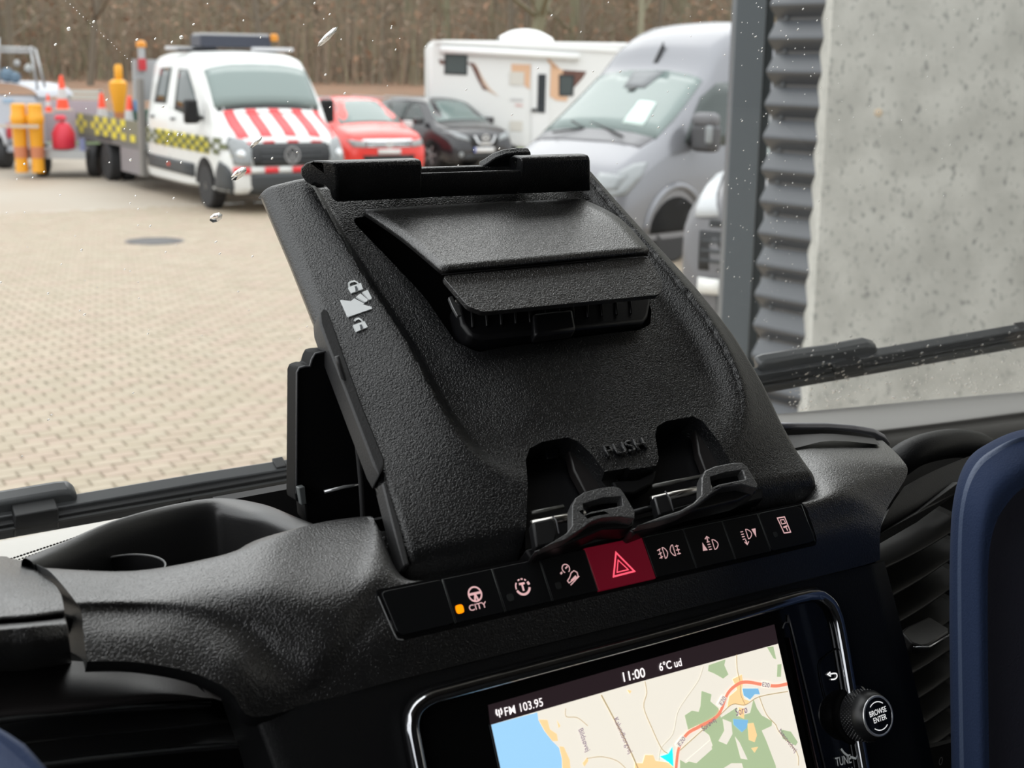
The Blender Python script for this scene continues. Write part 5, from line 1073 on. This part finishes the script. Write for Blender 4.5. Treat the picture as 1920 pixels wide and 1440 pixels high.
# return key, knob and captions
Dq = lambda x, y, n=.0022: D.px(x, y, n)
wl = M('key_white', (.75, .75, .75), emit=.5)
ribbons('return_symbol', [(cr([Dq(1558, 1274), Dq(1566, 1273), Dq(1569.5, 1268), Dq(1567, 1262.5), Dq(1556, 1264)], 3), .0007, False), ([Dq(1557, 1260), Dq(1552, 1264.5), Dq(1558, 1268)], .0007, False)], D.n, wl, dp)
ribbons('key_outline', [(cr([Dq(1571, 1215), Dq(1558, 1223), Dq(1545, 1233), Dq(1537, 1245), Dq(1540, 1275), Dq(1548, 1310)], 3), .0007, False)], D.n, deep_m, dp)
kc = D.px(1600, 1341, .0)
kn = thing('tuning_knob', kc, 'black knurled rotary knob with chrome ring reading BROWSE ENTER', 'knob')
lathe('knob_collar', [(.0150, 0), (.0150, .003), (.0138, .004), (0, .004)], kc, D.n, gloss_m, kn, 40)
lathe('knob_grip', [(.0128, .003), (.0130, .0045), (.0128, .0125), (.0112, .016), (.0103, .017), (0, .017)], kc, D.n, M('knob_rubber', (.012, .012, .013), .35, spec=.6), kn, 48)
for k in range(44):
    a = 2*math.pi*k/44; e = D.u*math.cos(a)+D.v*math.sin(a); tt = -D.u*math.sin(a)+D.v*math.cos(a)
    for q in range(5): pass
V, F = [], []
for k in range(44):
    for q in range(6):
        a = 2*math.pi*(k+.5*(q % 2))/44; e = D.u*math.cos(a)+D.v*math.sin(a); tt = -D.u*math.sin(a)+D.v*math.cos(a); c = kc+e*.0128+D.n*(.0050+q*.00125); s = .00045; b = len(V)
        V += [c+tt*s, c+D.n*s, c-tt*s, c-D.n*s, c+e*.0005]; F += [(b, b+1, b+4), (b+1, b+2, b+4), (b+2, b+3, b+4), (b+3, b, b+4)]
kl = mesh_obj('knurling', V, F, M('knurl_grey', (.06, .06, .06), .3), kn); kl['kind'] = 'stuff'
fc = kc+D.n*.0175
tube('chrome_ring', [fc+D.u*.0096*math.cos(a)+D.v*.0096*math.sin(a) for a in np.linspace(0, 2*math.pi, 41)[:-1]], .0007, chrome_l, kn, 8, True)
lathe('knob_face', [(.0092, 0), (.0092, .0004), (0, .0004)], fc, D.n, gloss_m, kn, 36)
f2 = fc+D.n*.0006
text('lettering', 'BROWSE', f2-D.u*.0058+D.v*.0006, f2+D.u*.0060+D.v*.0010, D.n, wl, kn, height=.0027); text('lettering', 'ENTER', f2-D.u*.0040-D.v*.0029, f2+D.u*.0050-D.v*.0026, D.n, wl, kn, height=.0027)
ribbons('face_arcs', [([f2+D.u*.0070*math.cos(a)+D.v*.0070*math.sin(a) for a in np.linspace(math.radians(50), math.radians(130), 10)], .0004, False), ([f2+D.u*.0070*math.cos(a)+D.v*.0070*math.sin(a) for a in np.linspace(math.radians(230), math.radians(310), 10)], .0004, False)], D.n, wl, kn)
gl2 = M('caption_grey', (.40, .42, .42), .5, emit=.12)
text('caption', 'TUNE', Dq(1568, 1437), Dq(1597, 1430), D.n, gl2, dp, height=.0042, bold=.01); text('caption', 'SCROLL', Dq(1560, 1462), Dq(1604, 1452), D.n, gl2, dp, height=.004)
ribbons('turn_arrows', [([Dq(1577, 1404), Dq(1583, 1412), Dq(1590, 1417)], .0011, False), ([Dq(1594, 1419), Dq(1604, 1422), Dq(1612, 1419)], .0011, False)], D.n, gl2, dp)

# ================================================================== FLIP-UP HOLDER
hl = thing('document_holder', H.p(.12, .12, -.05), 'black flip-up clip holder standing open on the centre of the dashboard', 'holder')
Hq = lambda x, y, n=0.0: H.px(x, y, n)
VT = H.uv(500, 340)[1]; 
cre = [tuple(q) for q in cr([H.uv(x, y) for x, y in ((575, 325), (640, 440), (700, 545), (760, 640), (800, 715), (838, 780), (880, 840), (930, 880), (985, 905))], 6)]
crr = [tuple(q) for q in cr([H.uv(x, y) for x, y in ((1098, 322), (1180, 425), (1250, 510), (1320, 600), (1372, 690), (1392, 760), (1380, 815), (1340, 860))], 6)]
rec = np.array(cre + crr[::-1])
def inside(u, v):
    c = False; n = len(rec); j = n-1
    for i in range(n):
        if (rec[i][1] > v) != (rec[j][1] > v) and u < (rec[j][0]-rec[i][0])*(v-rec[i][1])/(rec[j][1]-rec[i][1])+rec[i][0]: c = not c
        j = i
    return c
SEG = [(rec[i], rec[i+1]) for i in range(len(rec)-1) if not (i == len(cre)-1)]
pk_ = lambda S_: (np.array([a for a, b in S_]), np.array([b-a for a, b in S_]))
SEGL, SEGR = pk_(SEG[:len(cre)-1]), pk_(SEG[len(cre)-1:])
def dseg(u, v, segs):
    A_ = segs[0]; E_ = segs[1]; p = np.array([u, v])-A_; t = np.clip((p*E_).sum(1)/(E_*E_).sum(1), 0, 1); q = p-E_*t[:, None]; return float(np.sqrt((q*q).sum(1).min()))
sm = lambda t: max(0, min(1, t))**2*(3-2*max(0, min(1, t)))
def side(u, v):
    """+: outside the recessed panel; distance to its nearer crease"""
    return (-1 if inside(u, v) else 1), dseg(u, v, SEGL), dseg(u, v, SEGR)
def hgt(u, v, e, v_top):
    n = 0.0; sg_, dl, dr = side(u, v); fade = sm((v-.030)/.07)
    if sg_ < 0:
        n -= .0056*sm(dl/.0085)*fade*(1-.75*sm((dl-.012)/.045)); n -= .0036*sm(dr/.016)*fade*(1-.6*sm((dr-.018)/.04))
    else:
        if dl < dr: n -= .33*(math.sqrt(dl*dl+.005**2)-.005)*(.35+.65*sm((v-.02)/.08))
        else: n -= .34*(math.sqrt(dr*dr+.005**2)-.005)*sm((v-.0)/.06)
    n += .0014*math.exp(-(dr/.008)**2)*fade
    r = .006
    if e < r: n -= r*(1-math.sqrt(max(0, 1-((r-e)/r)**2)))*.9
    if v < .019 and not .078 < u < .205: n -= .012*((.019-v)/.0135)**2 if v > VB else .012
    if v_top < .005: n -= .005*(1-math.sqrt(max(0, 1-((.005-v_top)/.005)**2)))
    n += .003*math.sin(math.pi*sm(v/VT)) - .0010
    return n
VT = .2495; VB = .0055
def ul(v): return float(np.interp(v, [.0, .068, .136, .20, .25], [.0062, .0118, .0149, .0168, .0172]))
def ur(v): return float(np.interp(v, [.0, .02, .047, .08, .112, .15, .185, .215, .243, .25], [.2545, .2560, .2600, .2608, .2590, .2525, .2440, .2360, .2290, .2270]))
TH = .0185
NU, NV = 230, 170
us = np.unique(np.concatenate([np.linspace(0, 1, NU), np.array([.004, .01, .018, .026, .974, .982, .99, .996])])); vs = np.unique(np.concatenate([np.linspace(0, 1, NV), np.array([.004, .012, .02, .03, .04, .985, .992])]))
V = []; nu, nv = len(us), len(vs)
for v in vs:
    vv = VB+v*(VT-VB)
    for s in us:
        a, b = ul(vv), ur(vv); u = a+(b-a)*s; e = min(u-a, b-u); V.append(H.p(u, vv, hgt(u, vv, e, VT-vv)))
for v in vs:
    vv = VB+v*(VT-VB)
    for s in us: a, b = ul(vv)+.002, ur(vv)-.002; V.append(H.p(a+(b-a)*s, vv, -TH))
N = nu*nv; F = []
for j in range(nv-1):
    for i in range(nu-1): q = j*nu+i; F.append((q, q+1, q+nu+1, q+nu)); F.append((N+q, N+q+nu, N+q+nu+1, N+q+1))
for i in range(nu-1): F.append((i, N+i, N+i+1, i+1)); q = (nv-1)*nu+i; F.append((q, q+1, N+q+1, N+q))
for j in range(nv-1): q = j*nu; F.append((q, q+nu, N+q+nu, N+q)); q = j*nu+nu-1; F.append((q, N+q, N+q+nu, q+nu))
hb = mesh_obj('holder_panel', V, F, holder_m)
cut = []
wv = rounded([Hq(x, y) for x, y in ((663, 390), (1100, 366), (1118, 384), (1175, 470), (1226, 575), (1222, 604), (1200, 616), (900, 655), (858, 632), (800, 545), (735, 470))], .18, 4)
cut.append(prism('cutter', [wv], H.n, .10, black_m, off=.06))
for L in (((992, 1100), (990, 905), (988, 858), (996, 836), (1020, 824), (1066, 817), (1086, 826), (1112, 852), (1136, 886), (1152, 908), (1200, 906), (1224, 892), (1232, 870), (1236, 858), (1230, 815), (1234, 797), (1252, 786), (1302, 777), (1320, 786), (1350, 830), (1376, 872), (1420, 895), (1440, 1000)),):
    cut.append(prism('cutter', [[Hq(x, y) for x, y in L]], H.n, .10, black_m, off=.06))
for c in cut:
    m = hb.modifiers.new('cut', 'BOOLEAN'); m.object = c; m.operation = 'DIFFERENCE'; m.solver = 'EXACT'
bpy.context.view_layer.update()
me = bpy.data.meshes.new_from_object(hb.evaluated_get(bpy.context.evaluated_depsgraph_get()))
hb.modifiers.clear(); hb.data = me; hb.parent = hl; hb.matrix_parent_inverse = Matrix.Translation(-hl.location)
for p in me.polygons: p.use_smooth = True
if hasattr(me, 'set_sharp_from_angle'): me.set_sharp_from_angle(angle=math.radians(72))
me.materials.clear(); me.materials.append(holder_m)
for c in cut: bpy.data.objects.remove(c)
prism('back_plate', [[H.p(u, v, -.0190) for u, v in ((.02, .012), (.250, .012), (.245, .15), (.222, .240), (.025, .240))]], H.n, .003, deep_m, hl)
def hp(name, L, n, dep, m, par=None, bev=0.0, rd_=0.0, holes=()):
    pts = [Hq(x, y, n) for x, y in L]; 
    if rd_: pts = rounded(pts, rd_, 3)
    return prism(name, [pts]+[[Hq(x, y, n) for x, y in h] for h in holes], H.n, dep, m, par or hl, bev=bev)
# side cover strip on the left flank
sc_ = [(598, 585), (606, 577), (616, 583), (640, 650), (680, 760), (722, 862), (722, 872), (712, 892), (700, 870), (650, 740), (612, 640), (600, 606)]
prism('side_cover', [[H.px(x, y, -.0035) for x, y in sc_]], H.n, .012, M('side_cover_plastic', (.03, .03, .031), .5, bump=.5, bscale=900.), hl, bev=.001)
prism('side_clip', [[H.px(x, y, -.006) for x, y in ((716, 905), (724, 900), (752, 990), (768, 1058), (757, 1062), (736, 985))]], H.n, .010, M('side_cover_plastic', (.03, .03, .031), .5), hl, bev=.0008)
# jaw along the upper edge
def HV(x, y, v):
    k = ray(x, y); o = H.p(0, v, 0); q = CAM + k*(((o-CAM) @ H.v)/(k @ H.v)) - H.o; return float(q @ H.u), float(q @ H.n)
def extr(name, prof, f0, f1, m, par, bev=.0012):
    """profile [(v, n)] swept across the holder from u=f0(v,n) to u=f1(v,n)"""
    A_ = [H.p(f0(v, n), v, n) for v, n in prof]; B_ = [H.p(f1(v, n), v, n) for v, n in prof]; k = len(prof)
    tr_ = tessellate_polygon([[Vector((v, n, 0)) for v, n in prof]]); F = [tuple(t) for t in tr_]+[tuple(i+k for i in t[::-1]) for t in tr_]+[(i, (i+1) % k, (i+1) % k+k, i+k) for i in range(k)]
    bm = bmesh.new(); vs_ = [bm.verts.new(tuple(p)) for p in A_+B_]
    for f in F: bm.faces.new([vs_[i] for i in f])
    bmesh.ops.recalc_face_normals(bm, faces=bm.faces); me = bpy.data.meshes.new(name); bm.to_mesh(me); bm.free(); me.materials.append(m)
    o = bpy.data.objects.new(name, me); COL.objects.link(o); o.parent = par; o.matrix_parent_inverse = Matrix.Translation(-par.location); bevel(o, bev); return o
jp = [(.2270, 0), (.2272, .012), (.2280, .0235), (.2292, .0255), (.2318, .0255), (.2355, .0225), (.2400, .0185), (.2440, .0130), (.2462, .0075), (.2462, .0020), (.2440, .0), (.2395, .0), (.2372, .0045), (.2340, .0062), (.2312, .0050), (.2300, 0)]
fL = lambda v, n: .0500-(v-.227)*.75-.25*n; fR = lambda v, n: .2150-.46*n
nL = HV(797, 335, .227)[0]; nR = HV(984, 325, .227)[0]
extr('jaw_block', jp, fL, lambda v, n: nL-.3*n+.003, holder_m, hl); extr('jaw_block', jp, lambda v, n: nR-.3*n+.003, fR, holder_m, hl)
nh = HV(880, 328, .227)[1]
extr('jaw_bridge', [(.2275, 0), (.2280, nh*.9), (.2288, nh), (.2300, nh), (.2308, nh*.8), (.2316, 0)], lambda v, n: nL-.002, lambda v, n: nR+.002, holder_m, hl, .0005)
bh = HV(850, 312, .2430)[1]; extr('jaw_bar', [(.2380, 0), (.2390, bh*.7), (.2420, bh), (.2445, bh*.9), (.2462, .003), (.2462, 0)], lambda v, n: nL-.004, lambda v, n: nR+.002, holder_m, hl, .0008)
th_ = [HV(x, y, .2430) for x, y in ((903, 314), (915, 307), (930, 297), (950, 290), (975, 287), (996, 287), (1000, 335), (903, 335))]
prism('jaw_thumb_rest', [[H.p(u, .2432, n) for u, n in th_]], -H.v, .0045, holder_m, hl, bev=.0008)
# flap and clamp
loft('flap_upper', [[Hq(x, y, n) for x, y, n in r] for r in (((682, 404, -.001), (880, 392, -.0005), (1090, 383, -.001)), ((752, 452, .011), (960, 433, .0115), (1158, 418, .011)), ((826, 514, .0215), (1020, 496, .022), (1214, 478, .0215)))], flap_m, hl, 6, 6, thick=.0035)
fb = rounded([Hq(828, 516, .0215), Hq(1216, 480, .0215), Hq(1242, 528, .0222), Hq(1240, 545, .0224), Hq(1232, 553, .0225), Hq(905, 585, .0225), Hq(878, 574, .0224), Hq(862, 556, .0222)], .25, 4)
nf_ = np.cross(fb[8]-fb[0], fb[-6]-fb[0]); nf_ /= np.linalg.norm(nf_)
if nf_ @ H.n < 0: nf_ = -nf_
prism('flap_lower', [fb], nf_, .003, flap_m, hl, bev=.0006)
tube('flap_seam', [Hq(828, 515, .0219), Hq(1022, 496.5, .0222), Hq(1215, 479, .0219)], .00035, deep_m, hl, 6)
ridge = hp('clamp_block', [(856, 560), (1226, 540), (1216, 592), (1208, 602), (905, 634), (882, 628), (866, 606)], .004, .014, black_m, bev=.002)
for k in range(12):
    x = 884+k*27; y = 592-k*2.4; tube('rib', [Hq(x, y-20, .0046), Hq(x+2, y+22, .0046)], .0007, black_m, ridge, 6)
hp('clamp_boss', [(1000, 586), (1075, 578), (1082, 618), (1004, 628)], .008, .008, black_m, bev=.002)
hp('spring_bracket', [(841, 557), (848, 554), (856, 570), (862, 574), (866, 590), (858, 592), (848, 574)], .008, .002, M('bracket_metal', (.18, .18, .18), .3, metal=.6), bev=.0004)
lathe('rivet', [(.0014, 0), (.0012, .001), (0, .0012)], Hq(858, 565, .0088), H.n, steel_m, hl, 14)
# symbols
def sym(name, L, n=.0016): prism(name, [[Hq(x, y, n) for x, y in L]], H.n, .0016, white_print, hl)
def onp(x, y, dn=.0009):
    n = 0.0
    for _ in range(6): u, v = H.uv(x, y, n); n = hgt(u, v, .03, .1)+dn
    return n
def Hs(x, y, dn=0.0): return H.px(x, y, onp(x, y, .0009+dn))
def shack(L): return ribbons('padlock_symbol', [([Hs(x, y) for x, y in L], .00105, False)], H.n, white_print, hl)
lk1 = prism('padlock_symbol', [[Hs(x, y) for x, y in ((653.2, 538.5), (676.7, 530.2), (680.6, 541.7), (659.5, 549))]], H.n, .002, white_print, hl); shack([(654.5, 538), (654, 531.5), (657.9, 528.2), (664.2, 526.8), (669.4, 528.8), (673, 533.3)])
lk2 = prism('padlock_symbol', [[Hs(x, y) for x, y in ((662, 609.4), (683.2, 602), (689.7, 613), (668.3, 621.9))]], H.n, .002, white_print, hl); shack([(664.5, 602), (667.3, 598.5), (672.5, 597), (677.2, 599.4), (680.3, 604)])
for L in ([(638.6, 562), (657.9, 564.6), (664.2, 559.4), (682.9, 568.8), (680.8, 570.8), (696.5, 575), (697.5, 578.6), (653.8, 593.8), (651.7, 592.2)], [(667.8, 556.3), (675.6, 550), (689.4, 561.5), (688, 565.2), (684.5, 566.1)], [(679.8, 547.4), (689.2, 543.2), (697, 558.3), (696, 561), (692.3, 561.5)]):
    prism('arrow_symbol', [[Hs(x, y) for x, y in L]], H.n, .002, white_print, hl)
for x, y in ((667, 540.5), (676.3, 612.5)):
    prism('keyhole', [[Hs(x-2, y-3.5, .0004), Hs(x+1.5, y-4.5, .0004), Hs(x+3, y-1, .0004), Hs(x+4, y+3, .0004), Hs(x-.5, y+4.5, .0004), Hs(x-.8, y, .0004)]], H.n, .0002, M('keyhole_grey', (.10, .11, .12), .6), hl)
pn = hgt(*H.uv(1178, 850), .1, .2)
text('push_lettering', 'PUSH', Hq(1141, 858, pn+.0009), Hq(1214, 842, pn+.0009), H.n, holder_m, hl, height=.0068, extrude=.0024, bold=-.004)
# finger wells: floors, side ramps, rods, hooks
wf = M('well_floor', (.0035, .0035, .005), .45, spec=.4)
hp('well_floor', [(985, 1030), (985, 820), (1380, 760), (1400, 900), (1430, 930)], -.0168, .002, wf)
for L in (((1062, 830), (1078, 826), (1120, 880), (1150, 930), (1110, 945), (1075, 880)), ((1300, 790), (1316, 786), (1350, 835), (1372, 880), (1330, 900), (1310, 850))):
    hp('finger_ramp', L, -.010, .006, M('ramp_brownish', (.014, .012, .012), .4), bev=.001)
hp('stop_block', (( 1022, 838), (1045, 835), (1049, 856), (1026, 860)), -.012, .004, wf, bev=.0006)
hp('push_tongue', [(1148, 902), (1196, 900), (1222, 886), (1232, 880), (1226, 905), (1190, 925), (1160, 925)], -.004, .01, deep_m, bev=.001)
def rod(a, b, n, r, m, name='rod'): return tube(name, [Hq(*a, n), Hq(*b, n)], r, m, hl, 12)
rod((996, 962), (1056, 950), -.006, .0011, M('strip_dull_metal', (.16, .16, .15), .35, metal=.6), 'hinge_strip'); rod((1222, 912), (1320, 893), -.006, .0012, M('strip_dull_metal', (.16, .16, .15), .35, metal=.6), 'hinge_strip')
rod((998, 984), (1095, 964), .000, .0022, steel_m); rod((1222, 938), (1330, 914), .0, .0022, steel_m)
hp('rod_bracket', [(998, 978), (1034, 970), (1042, 976), (1046, 1000), (1040, 1020), (1006, 1026)], .004, .006, M('bracket_dark', (.004, .004, .0045), .5, spec=.3), bev=.0012)
hp('rod_bracket', [(1226, 930), (1252, 924), (1264, 958), (1236, 966)], .004, .006, black_m, bev=.001); tube('bracket_rim', [Hq(1247, 921, .0048), Hq(1256, 934, .0048), Hq(1263, 958, .0048)], .0004, edge_m, hl, 6); tube('bracket_rim', [Hq(1226, 932, .0048), Hq(1238, 964, .0048)], .0004, edge_m, hl, 6)
tube('bracket_rim', [Hq(1036, 968, .0048), Hq(1043, 976, .0048), Hq(1048, 1000, .0048)], .0004, edge_m, hl, 6)
rod((1185, 962), (1232, 950), -.002, .0016, black_m, 'link_rod')
hp('lower_frame', [(985, 1030), (1430, 905), (1432, 935), (1195, 998), (1000, 1052)], -.004, .012, deep_m, bev=.001)
hook_m = M('hook_grained_plastic', (.06, .06, .061), .36, spec=1.0, bump=1.0, bscale=1050., kind='leather')
hk1 = [(1012, 1030), (1040, 1014), (1062, 1000), (1073, 985), (1073, 948), (1079, 934), (1095, 923), (1125, 915), (1150, 912), (1162, 915), (1170, 925), (1190, 958), (1190, 972), (1160, 968), (1130, 970), (1108, 978), (1090, 992), (1062, 1010), (1030, 1022)]
hk2 = [(1195, 985), (1240, 968), (1275, 957), (1300, 943), (1315, 928), (1316, 895), (1322, 882), (1340, 874), (1375, 867), (1392, 867), (1402, 876), (1421, 908), (1420, 916), (1390, 908), (1355, 913), (1335, 925), (1310, 945), (1275, 965), (1240, 976)]
hp('hook', hk1, .017, .006, hook_m, bev=.0008, holes=[((1093, 944), (1096, 966), (1108, 960), (1168, 948), (1166, 930), (1130, 933))])
hp('hook', hk2, .017, .006, hook_m, bev=.0008, holes=[((1332, 893), (1335, 914), (1348, 908), (1398, 898), (1392, 880), (1360, 885))])
hp('hook_base', [(1002, 1032), (1040, 1020), (1095, 990), (1130, 972), (1190, 962), (1188, 985), (1178, 990), (1130, 992), (1060, 1022), (1010, 1036)], .011, .010, M('hook_base_plastic', (.012, .0115, .012), .35, spec=.5), bev=.001)
hp('hook_base', [(1180, 992), (1240, 973), (1300, 950), (1340, 922), (1420, 910), (1418, 922), (1385, 938), (1300, 958), (1190, 1000)], .011, .010, M('hook_base_plastic', (.012, .0115, .012), .35, spec=.5), bev=.001)
# support bracket behind
YB = .11
bp_ = [(556, 700), (560, 690), (572, 686), (581, 686), (585, 672), (590, 662), (600, 660), (680, 655), (720, 700), (760, 1000), (600, 1000), (575, 975), (572, 945), (556, 940), (554, 930)]
bk = prism('support_plate', [[Y3(x, y, YB) for x, y in bp_]], (0, -1, 0), .012, deep_m, hl, bev=.0008)
rimL = [(556, 925), (557, 698), (561, 690), (572, 687), (581, 687), (585, 673), (591, 663), (612, 659)]
tube('plate_rim', [Y3(x, y, YB-.001) for x, y in rimL], .00055, edge_m, hl, 6)  # pale tube paints the highlight along the plate's edge
tube('inner_strut', cr([Y3(x, y, YB-.02) for x, y in ((632, 668), (650, 730), (665, 800), (676, 900), (681, 990))], 3), .0013, M('strut_grey', (.04, .04, .041), .4), hl, 8)
tube('latch_rod', [Y3(608, 922, YB-.004), Y3(645, 913, YB-.004), Y3(673, 909, YB-.004)], .0009, chrome_l, hl, 8)
prism('latch_foot', [[Y3(x, y, YB-.006) for x, y in ((560, 915), (572, 912), (576, 945), (566, 948))]], (0, -1, 0), .004, M('latch_grey', (.12, .13, .13), .4), hl, bev=.0005)

# ================================================================== SEAT AND STRAP
se = thing('passenger_seat', at(1990, 1300, .75), 'blue fabric passenger seat back with piped edge at the right', 'seat')
A = lambda L: [at(*q) for q in L]
r0 = A([(1787, 1480, .76), (1783, 1200, .76), (1784, 1020, .76), (1792, 930, .76), (1814, 868, .765), (1852, 835, .77), (1925, 806, .78), (2060, 795, .79)])
r1 = A([(1785, 1480, .70), (1781, 1200, .70), (1782, 1020, .70), (1790, 928, .70), (1812, 866, .705), (1852, 832, .71), (1925, 804, .72), (2060, 792, .73)])
r2 = A([(1800, 1480, .684), (1796, 1200, .684), (1796, 1020, .684), (1804, 932, .684), (1825, 876, .689), (1861, 843, .694), (1929, 815, .70), (2060, 803, .715)])
r3 = A([(1808, 1480, .680), (1803, 1200, .680), (1803, 1020, .680), (1811, 936, .680), (1832, 884, .685), (1868, 851, .69), (1932, 823, .70), (2060, 812, .71)])
r4 = A([(1835, 1480, .668), (1832, 1200, .668), (1832, 1040, .668), (1842, 965, .668), (1864, 915, .673), (1898, 884, .678), (1952, 860, .688), (2060, 848, .70)])
r5 = A([(1855, 1480, .668), (1852, 1200, .668), (1853, 1060, .668), (1864, 990, .668), (1888, 945, .673), (1922, 912, .678), (1970, 893, .688), (2060, 880, .70)])
r6 = A([(1930, 1480, .680), (1930, 1250, .680), (1930, 1120, .680), (1940, 1060, .680), (1960, 1020, .685), (1990, 1000, .69), (2020, 985, .70), (2060, 975, .71)])
r7 = A([(2200, 1480, .70), (2200, 1300, .70), (2200, 1200, .70), (2200, 1150, .70), (2200, 1120, .70), (2200, 1100, .70), (2200, 1080, .71), (2200, 1060, .72)])
loft('seat_edge', [r0, r1, r2], blue_m, se, 5, 4); loft('piping', [r2, [(a+b)/2+np.array([0, 0, .0006]) for a, b in zip(r2, r3)], r3], M('pale_blue_piping', (.06, .085, .15), .6, bump=.8, bscale=700.), se, 5, 3)
loft('bolster', [r3, r4, r5], blue_m, se, 5, 5); loft('centre_panel', [r5, r6, r7], bluec_m, se, 5, 5)
stp = [at(x, y, d) for x, y, d in ((-60, 1340, .43), (0, 1374, .42), (42, 1402, .415), (85, 1450, .41), (100, 1480, .41), (-60, 1500, .41))]
stq = prism('seat_strap', [stp], -fw, .003, M('blue_woven_strap', (.028, .048, .11), .7, bump=1.0, bscale=900.), None, bev=.0006)
tag(stq, 'blue woven fabric strap in the bottom left corner', 'strap')
